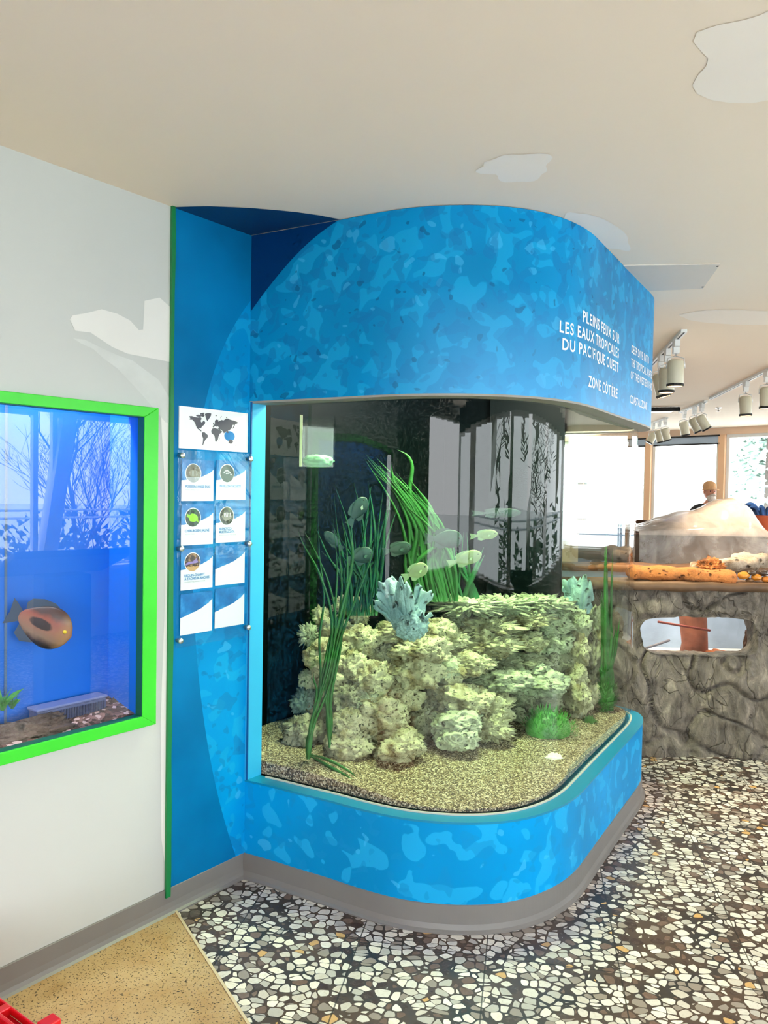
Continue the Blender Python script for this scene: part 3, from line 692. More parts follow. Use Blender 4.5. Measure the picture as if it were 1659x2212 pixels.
# sand bed
def zs(x,y):
    p=Vector((x,y)); q=p-P0; s=q.dot(dA); d=q.dot(nA)
    depth=max(0,min(1,(.95-d)/1.2))
    return ZL+.012+.045*depth+.02*noise.noise(Vector((x*3,y*3,1)))
bm=bmesh.new()
rim=[Vector((p.x,p.y)) for p in offs(PR,-GI-.003)[K0:-2]]+[Vector(sd(SW1-.06,-.335)[:2]),Vector(sd(.03,-.335)[:2])]
vs=[bm.verts.new((p.x,p.y,0)) for p in rim]; fc=bm.faces.new(vs)
bmesh.ops.triangulate(bm,faces=[fc])
for _ in range(5):
    es=[e for e in bm.edges if e.calc_length()>.05]
    if es: bmesh.ops.subdivide_edges(bm,edges=es,cuts=1); bmesh.ops.triangulate(bm,faces=[f for f in bm.faces if len(f.verts)>3])
for v in bm.verts: v.co.z=zs(v.co.x,v.co.y)+.004*noise.noise(v.co*25)
r=bmesh.ops.extrude_face_region(bm,geom=bm.faces[:]) 
for g in r['geom']:
    if isinstance(g,bmesh.types.BMVert): g.co.z=ZL+.0
me=bpy.data.meshes.new('sand_bed'); bmesh.ops.recalc_face_normals(bm,faces=bm.faces[:]); bm.to_mesh(me); bm.free(); me.materials.append(M_sand)
so=bpy.data.objects.new('sand_bed',me); COL.objects.link(so); tag(so,'coarse beige coral sand covering the bottom of the big aquarium','sand',kind='stuff')

# ------------------------------------------------------------------ rocks in the aquarium
def rock_obj(name,c,rx,ry,rz,seed,mat,rough=.35,flat=0,tubes=0,sub=5,knob=.0):
    bm=bmesh.new(); bmesh.ops.create_icosphere(bm,subdivisions=sub,radius=1)
    sv=Vector((seed*3.17,seed*1.31,seed*2.7))
    for v in bm.verts:
        n0=v.co.normalized()
        f=1+rough*noise.noise(n0*1.6+sv)+rough*.55*noise.noise(n0*3.7+sv)+rough*.38*noise.noise(n0*8+sv)
        rg=abs(noise.noise(n0*6+sv*2)); f-=rough*.45*max(0,.14-rg)/.14
        cell=noise.voronoi(n0*5.5+sv)[0][0]; f-=.16*max(0,.30-cell)/.30
        if knob: f+=knob*max(0,noise.noise(n0*7+sv*3))**1.2*2.2
        f+=.055*noise.noise(n0*14+sv)+.03*noise.noise(n0*30+sv)
        v.co=Vector((n0.x*rx*f,n0.y*ry*f,n0.z*rz*f))
    me=bpy.data.meshes.new(name); bm.to_mesh(me); bm.free(); me.materials.append(mat)
    for p in me.polygons: p.use_smooth=True
    o=bpy.data.objects.new(name,me); COL.objects.link(o); o.location=c; return o
# px, py, half width, half height (photo pixels), depth offset, material, kind, label
Z1=lambda X,Y:(560+X/3.77,1240+Y/3.77)
Z2=lambda X,Y:(960+X/3.77,1240+Y/3.77)
def rdepth(px,py):
    t=(1640-py)/340; D=3.34+.42*t
    if px>900: D+=(px-900)/400*.62
    return D
RK=[]
def A1(X,Y,rx,ry,mat,lab,dd=0,**k): p=Z1(X,Y); RK.append((*p,rx/3.77,ry/3.77,dd,mat,lab,k))
def A2(X,Y,rx,ry,mat,lab,dd=0,**k): p=Z2(X,Y); RK.append((*p,rx/3.77,ry/3.77,dd,mat,lab,k))
c1,c2,c3,c4=M_coral,M_coral2,M_coral3,M_coral4
A1(690,250,75,60,c1,'small knobbly coral rock at the very top of the left heap behind the grass',.05,knob=.3)
A1(500,335,55,55,c1,'small loose coral knob hanging off the upper left of the heap',.04,knob=.4)
A1(810,310,75,95,c1,'upright coral knob at the top of the left heap, left of the pale blue coral',.06,knob=.3)
A1(405,500,60,68,c2,'small round lobed coral piece sticking out farthest left of the heap',.02,knob=.5)
A1(610,440,120,95,c1,'broad pitted coral rock under the topmost knob of the left heap',.04)
A1(820,540,150,120,c1,'large pale pitted coral rock below the upright knob, left of the pale blue coral foot',0)
A1(560,690,155,145,c1,'big rounded pitted coral rock at mid height on the left edge of the heap',-.02)
A1(760,740,120,115,c1,'cream pitted coral rock in the middle of the left heap beside the grass blades',-.03)
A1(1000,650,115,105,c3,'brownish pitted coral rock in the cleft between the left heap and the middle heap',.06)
A1(405,860,75,72,c2,'small round dull coral rock low on the left edge of the heap',.05,knob=.2)
A1(600,890,120,110,c1,'cream coral rock behind the lower grass blades',-.01)
A1(935,880,170,135,c1,'wide pitted coral rock left of the two stacked middle rocks',-.03)
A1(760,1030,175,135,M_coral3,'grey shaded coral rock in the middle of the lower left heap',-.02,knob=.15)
A1(375,1035,90,100,c4,'dark blue-grey coral rock at the lower left edge of the heap',.08,knob=.2)
A1(900,1060,95,75,M_coral2,'small white-green coral crust in front of the grey shaded rock',-.09,knob=.3)
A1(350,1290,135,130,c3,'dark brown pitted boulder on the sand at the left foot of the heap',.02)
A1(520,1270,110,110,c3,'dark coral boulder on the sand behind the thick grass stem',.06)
A1(1010,1140,190,165,c1,'large bright cream coral rock low in the heap, centre of the left half',-.07)
A1(730,1230,150,125,c1,'cream coral boulder with pinkish pits low behind the pale grass blade',-.08)
A1(1180,990,140,115,c1,'pitted coral rock under the lower middle rock',-.02)
A1(1280,800,195,125,c1,'long pitted coral rock, the lower of two stacked in the middle',-.03)
A1(1300,610,220,105,c1,'flat jutting coral rock, the upper of two stacked in the middle',-.04)
A1(1190,480,215,80,c1,'coral shelf rock that carries the pale blue coral',.02)
A1(1450,470,150,100,c1,'pointed pitted coral shelf right of the pale blue coral',.0)
A1(730,1400,175,120,c1,'cream coral boulder resting on the sand left of the orange-stained one',-.07)
A1(1130,1390,190,115,c1,'low orange-stained coral boulder resting on the sand in the centre',-.08)
A1(930,1270,120,110,c1,'small cream coral rock wedged above the two sand-level boulders',-.03)
A1(1510,780,150,105,c2,'pale coral rock right of the long middle rock',.02)
A1(1560,600,110,80,c2,'small dull coral rock between the jutting shelf and the ledges at right',.08)
A2(180,250,200,42,c2,'topmost spiky coral plate of the middle ledges',.02,knob=.7)
A2(470,255,170,48,c2,'spiky coral plate on the top ledge beside the topmost plate',.04,knob=.7)
A2(740,235,190,45,c2,'long spiky coral plate on the top ledge left of the right-hand pillar',.05,knob=.6)
A2(960,275,110,60,c2,'jagged coral piece ending the top ledge beside the pillar',.05,knob=.5)
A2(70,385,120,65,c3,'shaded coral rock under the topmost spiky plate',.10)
A2(340,430,215,65,c1,'flat coral plate one step below the top ledge',0,knob=.4)
A2(620,360,200,60,c1,'pale flat coral plate in the second ledge, toward the pillar',.04,knob=.3)
A2(860,400,160,75,c2,'coral plate with horizontal bands near the pillar, upper one',.05)
A2(50,540,110,85,c1,'pitted coral chunk left of the third ledge',-.02,knob=.3)
A2(330,570,215,85,c1,'craggy coral plate forming the third ledge',-.02,knob=.4)
A2(640,540,170,75,c1,'coral slab in the third ledge behind the curved reflection',.03)
A2(880,560,150,90,c2,'dull coral slab beside the pillar at mid height',.05)
A2(170,720,190,95,c1,'pitted coral rock under the third ledge',-.04,knob=.2)
A2(50,820,90,75,c1,'cream coral lump left of the tube sponge cluster',-.04)
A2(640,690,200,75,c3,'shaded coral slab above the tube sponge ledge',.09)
A2(450,850,230,82,c2,'smooth pale coral ledge full of round tube openings',-.05,holes=7)
A2(760,870,220,85,c2,'bright pale coral ledge right of the tube openings',-.01)
A2(700,760,150,60,c2,'thin pale coral slab over the bright ledge near the pillar',.02)
A2(160,1020,210,105,c1,'large pitted coral boulder in the lower middle',-.08)
A2(390,1090,150,105,c1,'yellow-green coral rock in the lower middle, right end of the row',-.06,knob=.2)
A2(100,1200,190,95,c2,'pale coral rock with tube openings near the sand, lower middle',-.12,holes=5)
A2(350,1240,160,85,c1,'craggy coral rock near the sand at the right end of the lower middle',-.10,knob=.3)
A2(110,1335,150,85,c2,'pale tube sponge cluster lying on the sand in the lower middle',-.16,holes=5)
A2(1090,420,85,110,c2,'upper coral block of the left column of the right-hand pillar',0,knob=.2)
A2(1090,620,85,130,c1,'tall coral block halfway up the right-hand pillar, left column',-.02)
A2(1080,830,75,95,c1,'coral block in the lower half of the right-hand pillar, left column',-.02)
A2(1090,1010,95,120,c1,'lowest coral block of the right-hand pillar, left column',-.03)
A2(1225,400,65,105,c2,'upper knobbly coral block of the right column of the pillar',.06,knob=.3)
A2(1245,570,60,120,c1,'brown-stained coral block of the right column of the pillar',.06)
A2(1225,800,65,105,c1,'coral block low in the right column of the pillar',.06)
A2(1175,960,75,110,c1,'small coral block at the foot of the pillar, right side',.05)
A2(1070,1110,55,55,c3,'little dark coral stone on the sand at the foot of the pillar',-.02)
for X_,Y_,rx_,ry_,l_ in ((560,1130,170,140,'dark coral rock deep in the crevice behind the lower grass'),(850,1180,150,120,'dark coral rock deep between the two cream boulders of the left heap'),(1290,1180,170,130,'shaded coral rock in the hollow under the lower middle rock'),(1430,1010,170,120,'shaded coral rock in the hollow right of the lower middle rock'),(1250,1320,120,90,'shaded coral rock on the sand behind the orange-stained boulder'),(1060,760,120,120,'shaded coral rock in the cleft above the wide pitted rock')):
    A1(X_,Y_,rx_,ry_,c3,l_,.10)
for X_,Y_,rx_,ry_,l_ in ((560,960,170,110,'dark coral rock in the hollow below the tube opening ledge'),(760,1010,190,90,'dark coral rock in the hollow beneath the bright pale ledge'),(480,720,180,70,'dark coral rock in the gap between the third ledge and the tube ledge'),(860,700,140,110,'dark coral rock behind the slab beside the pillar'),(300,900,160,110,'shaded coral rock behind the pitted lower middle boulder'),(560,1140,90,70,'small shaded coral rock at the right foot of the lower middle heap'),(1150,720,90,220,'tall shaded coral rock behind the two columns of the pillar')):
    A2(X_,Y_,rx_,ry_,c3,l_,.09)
for i,(px,py,rx,ry,dd,mat,lab,k) in enumerate(RK):
    D=rdepth(px,py)+dd+.06; p=atd(px,py,D); sc_=D/FPX
    # keep the piece inside the tank: pull it behind the acrylic
    X,Z=rx*sc_*1.12,ry*sc_*1.12; Yr=min(max(X,Z)*1.05,.17); Yr=max(Yr,.05)
    kk2={'knob':k.get('knob',0)}
    o=rock_obj('coral_rock',p,X,Yr,Z,i+1,mat,.34,sub=5 if max(rx,ry)>18 else 4,**kk2)
    o.rotation_euler=(0,random.uniform(-.08,.08),0); tag(o,lab,'rock',group='coral rocks piled in the aquarium')
    if k.get('holes'):
        # raised round mouths of the tube sponges
        rnd=random.Random(i)
        for h in range(k['holes']):
            a=(h/(k['holes'])-.5)*1.7; q=p+Vector((X*a*.9,-Yr*.82*math.sqrt(max(.1,1-a*a*.8)),Z*rnd.uniform(-.55,.55))); r=rnd.uniform(.017,.028)
            M=Matrix.Translation(q)@Vector((a*.5,-1,rnd.uniform(-.2,.3))).to_track_quat('Z','Y').to_matrix().to_4x4()@Matrix.Diagonal((1.35,.9,1,1))
            mb=MB(); mb.lathe([(r*1.5,-.02),(r*1.15,.004),(r,.010),(r*.86,.006),(r*.7,-.012),(r*.3,-.022),(.0,-.024)],14,M)
            t=mb.build('tube_opening',M_coral2,None,True); t.parent=o; t.matrix_parent_inverse=(Matrix.Translation(o.location)@o.rotation_euler.to_matrix().to_4x4()).inverted()
# ------------------------------------------------------------------ pale blue ruffled coral
def frill(mb,base,tip,w0,w1,bend,seed,n=14,m=18,amp=.02):
    base=Vector(base);tip=Vector(tip); ax=(tip-base); side=ax.cross(Vector((0,1,0))).normalized(); nrm=side.cross(ax).normalized()
    vs=[];
    for i in range(n+1):
        t=i/n; c=base+ax*t+nrm*bend*math.sin(t*2.2)
        w=(w0*(1-t)+w1*t**.8)*(1+.5*noise.noise(Vector((seed*5,t*4,2))))
        for j in range(m+1):
            s=j/m*2-1; edge=t*t
            ruff=amp*1.5*edge*noise.noise(Vector((s*2.6+seed*3,t*1.5,seed)))*2+amp*.6*noise.noise(Vector((s*3,t*3,seed)))
            
            jag=edge*(.28*noise.noise(Vector((s*2.6,seed*2,0)))+.10*noise.noise(Vector((s*9,seed*2,0))))
            vs.append(c+side*(w*s)+nrm*(ruff+w*.5*s*s)+ax*(.1*(1-s*s)*edge+jag))
    fs=[(i*(m+1)+j,i*(m+1)+j+1,(i+1)*(m+1)+j+1,(i+1)*(m+1)+j) for i in range(n) for j in range(m)]
    mb.add(vs,fs)
def ppx(px,py,D): return atd(px,py,D)
def coral_bush(name,D,lobes,label,mat,foot):
    mb=MB()
    for i,(bx,by,tx,ty,w0,w1,bd) in enumerate(lobes):
        frill(mb,ppx(bx,by,D+.01*i),ppx(tx,ty,D-.02+.015*(i%3)),w0,w1,bd,i*1.7+1)
    o=mb.build(name,mat,None,True,solid=.007); s=o.modifiers.new('sub','SUBSURF'); s.levels=1; s.render_levels=1
    tag(o,label,'coral'); return o
coral_bush('leaf_coral',3.45,[(868,1345,838,1265,.028,.050,.03),(880,1340,870,1262,.03,.040,-.02),(885,1345,918,1280,.025,.046,.03),(862,1350,815,1300,.02,.036,.02),(895,1358,912,1330,.03,.045,.03),(870,1360,858,1320,.04,.045,.05),(890,1370,893,1345,.035,.05,.05)],
  'pale blue ruffled leaf-shaped coral standing on the coral heap',M_bluecoral,None)
o=rock_obj('coral_foot',atd(888,1352,3.47),.075,.06,.06,77,M_bluecoral,.3); o.name='coral_base'
o.parent=bpy.data.objects['leaf_coral']
coral_bush('leaf_coral',4.30,[(1250,1320,1236,1260,.05,.05,.03),(1255,1320,1262,1255,.04,.05,-.03),(1262,1325,1272,1290,.03,.045,.03)],'dim blue-grey leafy coral on top of the right-hand pillar',M_bluecoral,None)
# ------------------------------------------------------------------ water plants
def blade(mb,pts,w,tw=0.0):
    P=catmull([Vector(p) for p in pts],5); n=len(P); vs=[]
    for i,p in enumerate(P):
        t=i/(n-1); ww=w*(.75+.5*math.sin(math.pi*min(1,t*1.15)))*(1 if t<.8 else max(.06,(1-t)/.2))
        d=(P[min(i+1,n-1)]-P[max(i-1,0)]).normalized(); s=d.cross(Vector((math.sin(tw+t*1.3),1,0))).normalized(); th=d.cross(s)*ww*.10
        vs+= [p-s*ww*.5,p+th,p+s*ww*.5,p-th]
    fs=[(i*4+k,i*4+(k+1)%4,(i+1)*4+(k+1)%4,(i+1)*4+k) for i in range(n-1) for k in range(4)]+[(0,1,2,3)]
    mb.add(vs,fs)
def plant(name,label,blades,mat,root,D,w=.010):
    mb=MB(); rnd=random.Random(len(blades)*7+int(root[0]))
    for b in blades:
        dz=rnd.uniform(-.03,.03); n=len(b)
        pts=[ppx(x,y,D+dz*(i/max(1,n-1))) for i,(x,y) in enumerate(b)]
        blade(mb,pts,w*rnd.uniform(.75,1.25),rnd.uniform(-.6,.6))
    o=mb.build(name,mat,None,True); tag(o,label,'water plant'); return o
r1=(668,1625)
bl=[[(666,1636),(672,1570),(692,1470),(690,1380),(700,1290),(690,1200),(688,1105)],
[(664,1636),(676,1560),(705,1440),(735,1330),(760,1220),(757,1160),(742,1098)],
[(668,1632),(672,1580),(680,1530),(684,1490),(678,1470),(678,1452)],
[(666,1630),(680,1560),(712,1480),(735,1380),(770,1290),(800,1210),(812,1150)],
[(667,1636),(668,1600),(672,1560),(690,1500),(697,1430)],
[(668,1636),(674,1560),(708,1430),(716,1330),(690,1240),(660,1185),(644,1148)],
[(669,1634),(676,1560),(712,1440),(725,1340),(710,1260),(680,1190),(656,1145)],
[(664,1636),(664,1600),(672,1570)],
[(667,1634),(672,1590),(684,1520),(700,1440),(712,1380),(730,1330),(740,1290)]]
gp=plant('eelgrass','long thin green eelgrass with a thick stem at the front left, standing in the sand',bl,M_grass,r1,3.22,.011)
mb=MB(); blade(mb,[onz(672,1634,ZL+.05),onz(700,1650,ZL+.06),onz(740,1672,ZL+.045),onz(776,1694,ZL+.03)],.014); blade(mb,[onz(670,1630,ZL+.05),onz(705,1640,ZL+.085),onz(745,1660,ZL+.06),onz(775,1682,ZL+.03)],.011); blade(mb,[onz(672,1636,ZL+.04),onz(695,1655,ZL+.045),onz(735,1678,ZL+.035)],.009)
o=mb.build('fallen_blade',M_grass,gp,True); tag(o,'dark blades bent over onto the sand')
mb=MB(); blade(mb,[ppx(666,1640,3.215),ppx(668,1610,3.21),ppx(673,1575,3.22),ppx(680,1560,3.23)],.022); mb.build('stem',M_grass,gp,True)
bl=[[(712,1615),(710,1560),(704,1500),(712,1420),(722,1330),(728,1230),(720,1120)],[(711,1614),(716,1570),(714,1520),(708,1480)],[(713,1610),(708,1540),(712,1460),(730,1380),(745,1310),(750,1200),(736,1110)],[(711,1612),(706,1540),(718,1440),(728,1360)],[(712,1610),(716,1500),(735,1400),(742,1330)],[(712,1612),(708,1520),(724,1400),(737,1290),(735,1220),(722,1070)]]
plant('eelgrass','slender pale green eelgrass right of the thick-stemmed one, blades crossing it',bl,M_grass,(712,1612),3.25,.012)
rnd=random.Random(5); bl=[]
for i in range(30):
    x0=770+rnd.uniform(-20,45); tx=x0+rnd.uniform(-75,60); ty=rnd.choice([1100,1130,1170,1060,1200])+rnd.uniform(-30,30)
    bl.append([(x0,1330),(x0+(tx-x0)*.2+rnd.uniform(-6,6),1260),(x0+(tx-x0)*.55+rnd.uniform(-8,8),(1260+ty)/2),(tx,ty)])
bl.append([(800,1300),(812,1200),(806,1120),(795,1040)]); bl.append([(806,1290),(822,1180),(838,1110),(842,1070)]); bl.append([(815,1300),(825,1220),(830,1140),(838,1080)])
plant('eelgrass','tuft of upright green eelgrass behind the left coral heap',bl,M_grass2,(790,1300),3.75,.013)
rnd=random.Random(8); bl=[]
for i in range(34):
    k=rnd.random(); x0=930+rnd.uniform(-35,60); 
    tx=790+k*140+rnd.uniform(-20,20); ty=975+k*150+rnd.uniform(-25,25)
    bl.append([(x0,1300),(x0-15+rnd.uniform(-10,10),1220),((x0*.45+tx*.55)+20,(1220*.5+ty*.5)+rnd.uniform(-12,12)),(tx,ty)])
bl.append([(905,1180),(892,1100),(885,1060),(890,1010),(880,985),(856,970)])
bl.append([(900,1200),(870,1090),(850,1040),(845,1004)])
plant('eelgrass','dense bunch of broad eelgrass leaning left behind the pale blue coral',bl,M_grass,(930,1300),3.85,.020)
rnd=random.Random(9); bl=[]
for i in range(22):
    x0=975+rnd.uniform(-30,70); tx=x0+rnd.uniform(-60,60); ty=1180+rnd.uniform(-40,60)
    bl.append([(x0,1320),(x0+(tx-x0)*.3,1270),(tx,ty)])
plant('eelgrass','short broad green leaves behind the top ledge of the middle rocks',bl,M_grass2,(1000,1310),4.05,.020)
rnd=random.Random(10); bl=[]
for i in range(22):
    x0=1312+rnd.uniform(-10,10); tx=x0+rnd.uniform(-12,18); ty=1200+rnd.uniform(-60,260)
    bl.append([(x0,1560),(x0+rnd.uniform(-5,5),1460),((x0+tx)/2,(1460+ty)/2),(tx,ty)])
plant('ribbon_weed','tall olive green ribbon weed behind the flat side of the glass, right of the pillar',bl,M_grass,(1312,1560),4.16,.018)
def mossball(px,py,rx,ry,D,label,seed,name='moss_ball'):
    rnd=random.Random(seed); p=atd(px,py,D); sx_,sz=rx*D/FPX,ry*D/FPX; mb=MB()
    for i in range(1500):
        a=rnd.uniform(0,6.283); zz=rnd.uniform(-1,1); r=math.sqrt(1-zz*zz); n0=Vector((r*math.cos(a),r*math.sin(a),zz)); q=p+Vector((n0.x*sx_,n0.y*sx_*.8,n0.z*sz))*rnd.uniform(.6,1)
        e=q+Vector((n0.x,n0.y,n0.z+.8)).normalized()*rnd.uniform(.015,.03); s=n0.cross(Vector((0,0,1)))
        if s.length<.1: s=Vector((1,0,0))
        s=s.normalized()*.0028; mb.add([q-s,q+s,e+s*.3,e-s*.3],[(0,1,2,3)])
    mb.build
    b=mb.build('fronds',M_moss,None)
    c=rock_obj('core',p,sx_*.8,sx_*.64,sz*.8,seed,M_moss,.12,sub=3)
    r_=empty(name,p); tag(r_,label,'water plant')
    b.parent=r_; b.matrix_parent_inverse=Matrix.Translation(-p); c.parent=r_; c.location=(0,0,0)
mossball(1183,1578,62,50,3.72,'large round bushy green moss ball on the sand in front of the right-hand pillar',21)
mossball(1272,1578,16,26,3.98,'small green moss tuft at the foot of the pillar near the flat glass side',22,'moss_tuft')
mossball(1308,1500,24,42,4.17,'dark green bushy moss at the lower far right of the aquarium',23)
# white shell piece
p=atd(1195,1641,3.42); r_=rock_obj('white_shell',p,.038,.03,.026,91,plain('white_shell',(.9,.88,.82),.5),.35,sub=4,knob=.3); tag(r_,'small white shell-like coral piece alone on the sand near the front glass','shell')
# ------------------------------------------------------------------ fish
def fish(name,label,p,L,Hh,yaw,pitch,mat,fin,th=.16,cat='fish',group=None,pect=True,spots=None,belly=None,eye=True,tail=.22):
    r_=empty(name,p); r_.rotation_euler=(0,pitch,yaw); tag(r_,label,cat,group=group)
    n,m=22,16; vs=[]
    def prof(t):  # t 0 nose .. 1 tail root
        return Hh*.5*(max(0,math.sin(math.pi*min(1,t**.72)))**.78+.16*t)
    for i in range(n+1):
        t=i/n; x=L*(.5-t); h=max(prof(t),.003 if t in(0,) else .0); w=max(h*th*2.2*(1-.6*t),.001)
        for j in range(m):
            a=2*math.pi*j/m; vs.append(Vector((x,w*math.sin(a),h*math.cos(a)*(1.0))))
    fs=[(i*m+j,i*m+(j+1)%m,(i+1)*m+(j+1)%m,(i+1)*m+j) for i in range(n) for j in range(m)]+[tuple(range(m))[::-1],tuple(n*m+j for j in range(m))]
    mk('body',vs,fs,mat,r_,True)
    def fin_(nm,outline,y=0,sol=.0015):
        v=[Vector((x*L,y,z*Hh)) for x,z in outline]; o=mk(nm,v,[tuple(range(len(v)))],fin,r_); s=o.modifiers.new('s','SOLIDIFY'); s.thickness=sol; s.offset=0
    fin_('tail_fin',[(-.40,.07),(-.5-tail*.5,.26),(-.5-tail,.34),(-.5-tail*.85,.0),(-.5-tail,-.34),(-.5-tail*.5,-.26),(-.40,-.07)])
    fin_('dorsal_fin',[(.22,.40),(.16,.50),(.0,.60),(-.2,.60),(-.40,.50),(-.46,.36),(-.40,.08),(-.2,.20),(0,.30)])
    fin_('anal_fin',[(.02,-.40),(-.1,-.50),(-.3,-.58),(-.45,-.44),(-.42,-.06),(-.2,-.15),(0,-.3)])
    for s in (-1,1):
        if pect: o=mk('pectoral_fin',[Vector((x*L,s*(Hh*th*.9+yo),z*Hh)) for x,z,yo in ((.18,-.05,0),(.05,.03,.012),(-.04,-.08,.02),(.04,-.2,.012))],[(0,1,2,3)],fin,r_)
        if eye:
            w=prof(.14)*th*2.2*.92
            mb=MB(); M=Matrix.Translation((L*.365,s*w*.9,Hh*.06))@Matrix.Diagonal((1,.5,1,1))
            mb.lathe([(0,-Hh*.045),(Hh*.045,0),(0,Hh*.045)] if False else [(Hh*.05*math.cos(a),Hh*.05*math.sin(a)) for a in [-1.57,-1,-.5,0,.5,1,1.57]],10,M); mb.build('eye',M_dark,r_,True)
    return r_
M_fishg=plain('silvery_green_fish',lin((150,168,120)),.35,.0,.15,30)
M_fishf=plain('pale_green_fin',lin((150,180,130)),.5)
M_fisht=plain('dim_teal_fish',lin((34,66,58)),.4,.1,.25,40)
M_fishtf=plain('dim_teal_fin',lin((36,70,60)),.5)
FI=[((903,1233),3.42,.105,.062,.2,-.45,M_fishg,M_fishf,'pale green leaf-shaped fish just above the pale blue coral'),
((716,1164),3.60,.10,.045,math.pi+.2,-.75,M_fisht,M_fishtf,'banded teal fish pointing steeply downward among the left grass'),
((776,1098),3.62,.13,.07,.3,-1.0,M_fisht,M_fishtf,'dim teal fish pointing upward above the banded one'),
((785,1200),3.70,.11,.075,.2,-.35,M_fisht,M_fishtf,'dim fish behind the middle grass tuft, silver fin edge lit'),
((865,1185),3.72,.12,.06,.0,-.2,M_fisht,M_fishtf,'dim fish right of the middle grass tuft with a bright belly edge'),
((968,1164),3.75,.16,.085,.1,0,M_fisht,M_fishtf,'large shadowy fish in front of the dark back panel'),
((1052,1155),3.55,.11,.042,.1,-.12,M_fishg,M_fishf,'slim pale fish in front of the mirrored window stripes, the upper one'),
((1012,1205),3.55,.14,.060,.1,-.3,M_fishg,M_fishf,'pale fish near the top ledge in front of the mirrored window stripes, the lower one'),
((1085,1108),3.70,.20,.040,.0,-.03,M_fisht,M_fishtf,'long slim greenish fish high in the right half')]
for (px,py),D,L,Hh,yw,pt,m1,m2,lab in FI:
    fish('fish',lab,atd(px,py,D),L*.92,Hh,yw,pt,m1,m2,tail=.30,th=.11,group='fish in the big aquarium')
# overflow box hanging at the upper left inside the tank
ob=empty('overflow_box',atd(685,960,3.50)); tag(ob,'clear overflow box with pale green floss, upper left inside the aquarium','filter box')
p0=atd(647,1008,3.50); p1=atd(721,900,3.50)
def onb(o): o.parent=ob; o.matrix_parent_inverse=Matrix.Translation(-ob.location); return o
mb=MB(); x0,x1,z0,z1=p0.x,p1.x,p0.z,1.94; y0,y1=3.50,3.62
mb.box((x0,y0,z0),(x1,y0+.004,z1)); mb.box((x0,y1,z0),(x1,y1+.004,z1)); mb.box((x0,y0,z0),(x1,y1,z0+.004)); mb.box((x1-.004,y0,z0),(x1,y1,z1)); onb(mb.build('clear_wall',M_acry))
mb=MB(); mb.box((x0-.001,y0-.003,z0),(x0+.010,y0+.006,z1)); onb(mb.build('lit_edge_strip',plain('pale_yellow_lit_edge',lin((236,244,190)),.4)))  # pale yellow strip paints the lit edge of the clear box
fl=rock_obj('filter_floss',Vector(((x0+x1)/2,(y0+y1)/2,z0+.028)),(x1-x0)*.5,.055,.030,31,plain('pale_green_floss',lin((120,190,130)),.9),.2,sub=4); onb(fl)
# ------------------------------------------------------------------ wall tank with the lime green frame
def hitd(px,py,d):
    r=ray(px,py); c=P0.dot(nA)+d; t=c/(r.x*nA.x+r.y*nA.y); return EYE+r*t
wk=empty('wall_tank',(0,0,0)); tag(wk,'blue wall tank behind a lime green frame in the white wall','aquarium')
fr=[]
mb=MB(); a0,a1,i0,i1,zo0,zo1,zi0,zi1=-2.75,-.444,-2.7,-.502,.742,1.887,.782,1.851
def quadprism(mb,pts,d0,d1):
    v=[sd(s,d0,z) for s,z in pts]+[sd(s,d1,z) for s,z in pts]; n=len(pts)
    mb.add(v,[tuple(range(n)),tuple(range(2*n-1,n-1,-1))]+[(i,i+n,(i+1)%n+n,(i+1)%n) for i in range(n)])
for nm,pts in (('frame_top',[(a0,zi1),(i1,zi1),(a1,zo1),(a0,zo1)]),('frame_side',[(i1,zi0),(a1,zo0),(a1,zo1),(i1,zi1)]),('frame_bottom',[(a0,zo0),(a1,zo0),(i1,zi0),(a0,zi0)])):
    mb=MB(); quadprism(mb,pts,.001,.022); mb.build(nm,M_lime,wk,bevel=.002)
dg=plain('dark_green_gasket',lin((0,92,70)),.5)
mb=MB(); mb.sdbox(i1-.001,i1+.004,-.018,.018,zi0,zi1); mb.sdbox(a0,i1,-.018,.016,zi0-.003,zi0+.002); mb.sdbox(a0,i1,-.018,.016,zi1-.002,zi1+.003); mb.build('gasket',dg,wk)
M_blueback=plain('bright_blue_tank_backing',(.0,.15,.66),.5,0,.08,1.5)
mb=MB(); mb.sdbox(-2.7,-.46,-.23,-.22,.70,2.2); mb.sdbox(-.486,-.462,-.22,-.112,.70,2.2); mb.sdbox(-.490,-.4755,-.110,-.035,.766,1.867); mb.sdbox(-2.7,-.46,-.22,-.012,.69,.70); mb.build('blue_backing',M_blueback,wk)
mb=MB(); mb.sdbox(-2.7,-.475,-.034,-.022,.72,1.9); o=mb.build('front_glass',glass('wall_tank_acrylic',(.98,.99,1),1.68),wk)
mb=MB(); mb.sdbox(-2.7,-.47,-.22,-.012,2.20,2.21); mb.build('lid',M_blueback,wk)
sm=plain('grey_joint_strip',lin((84,110,140)),.6)
for px in (12,242):
    q=hitd(px,1300,-.219); s=(Vector((q.x,q.y))-P0).dot(dA); mb=MB(); mb.sdbox(s-.004,s+.004,-.22,-.216,.7,2.2); mb.build('joint_strip',sm,wk)
q=hitd(95,1300,-.508)
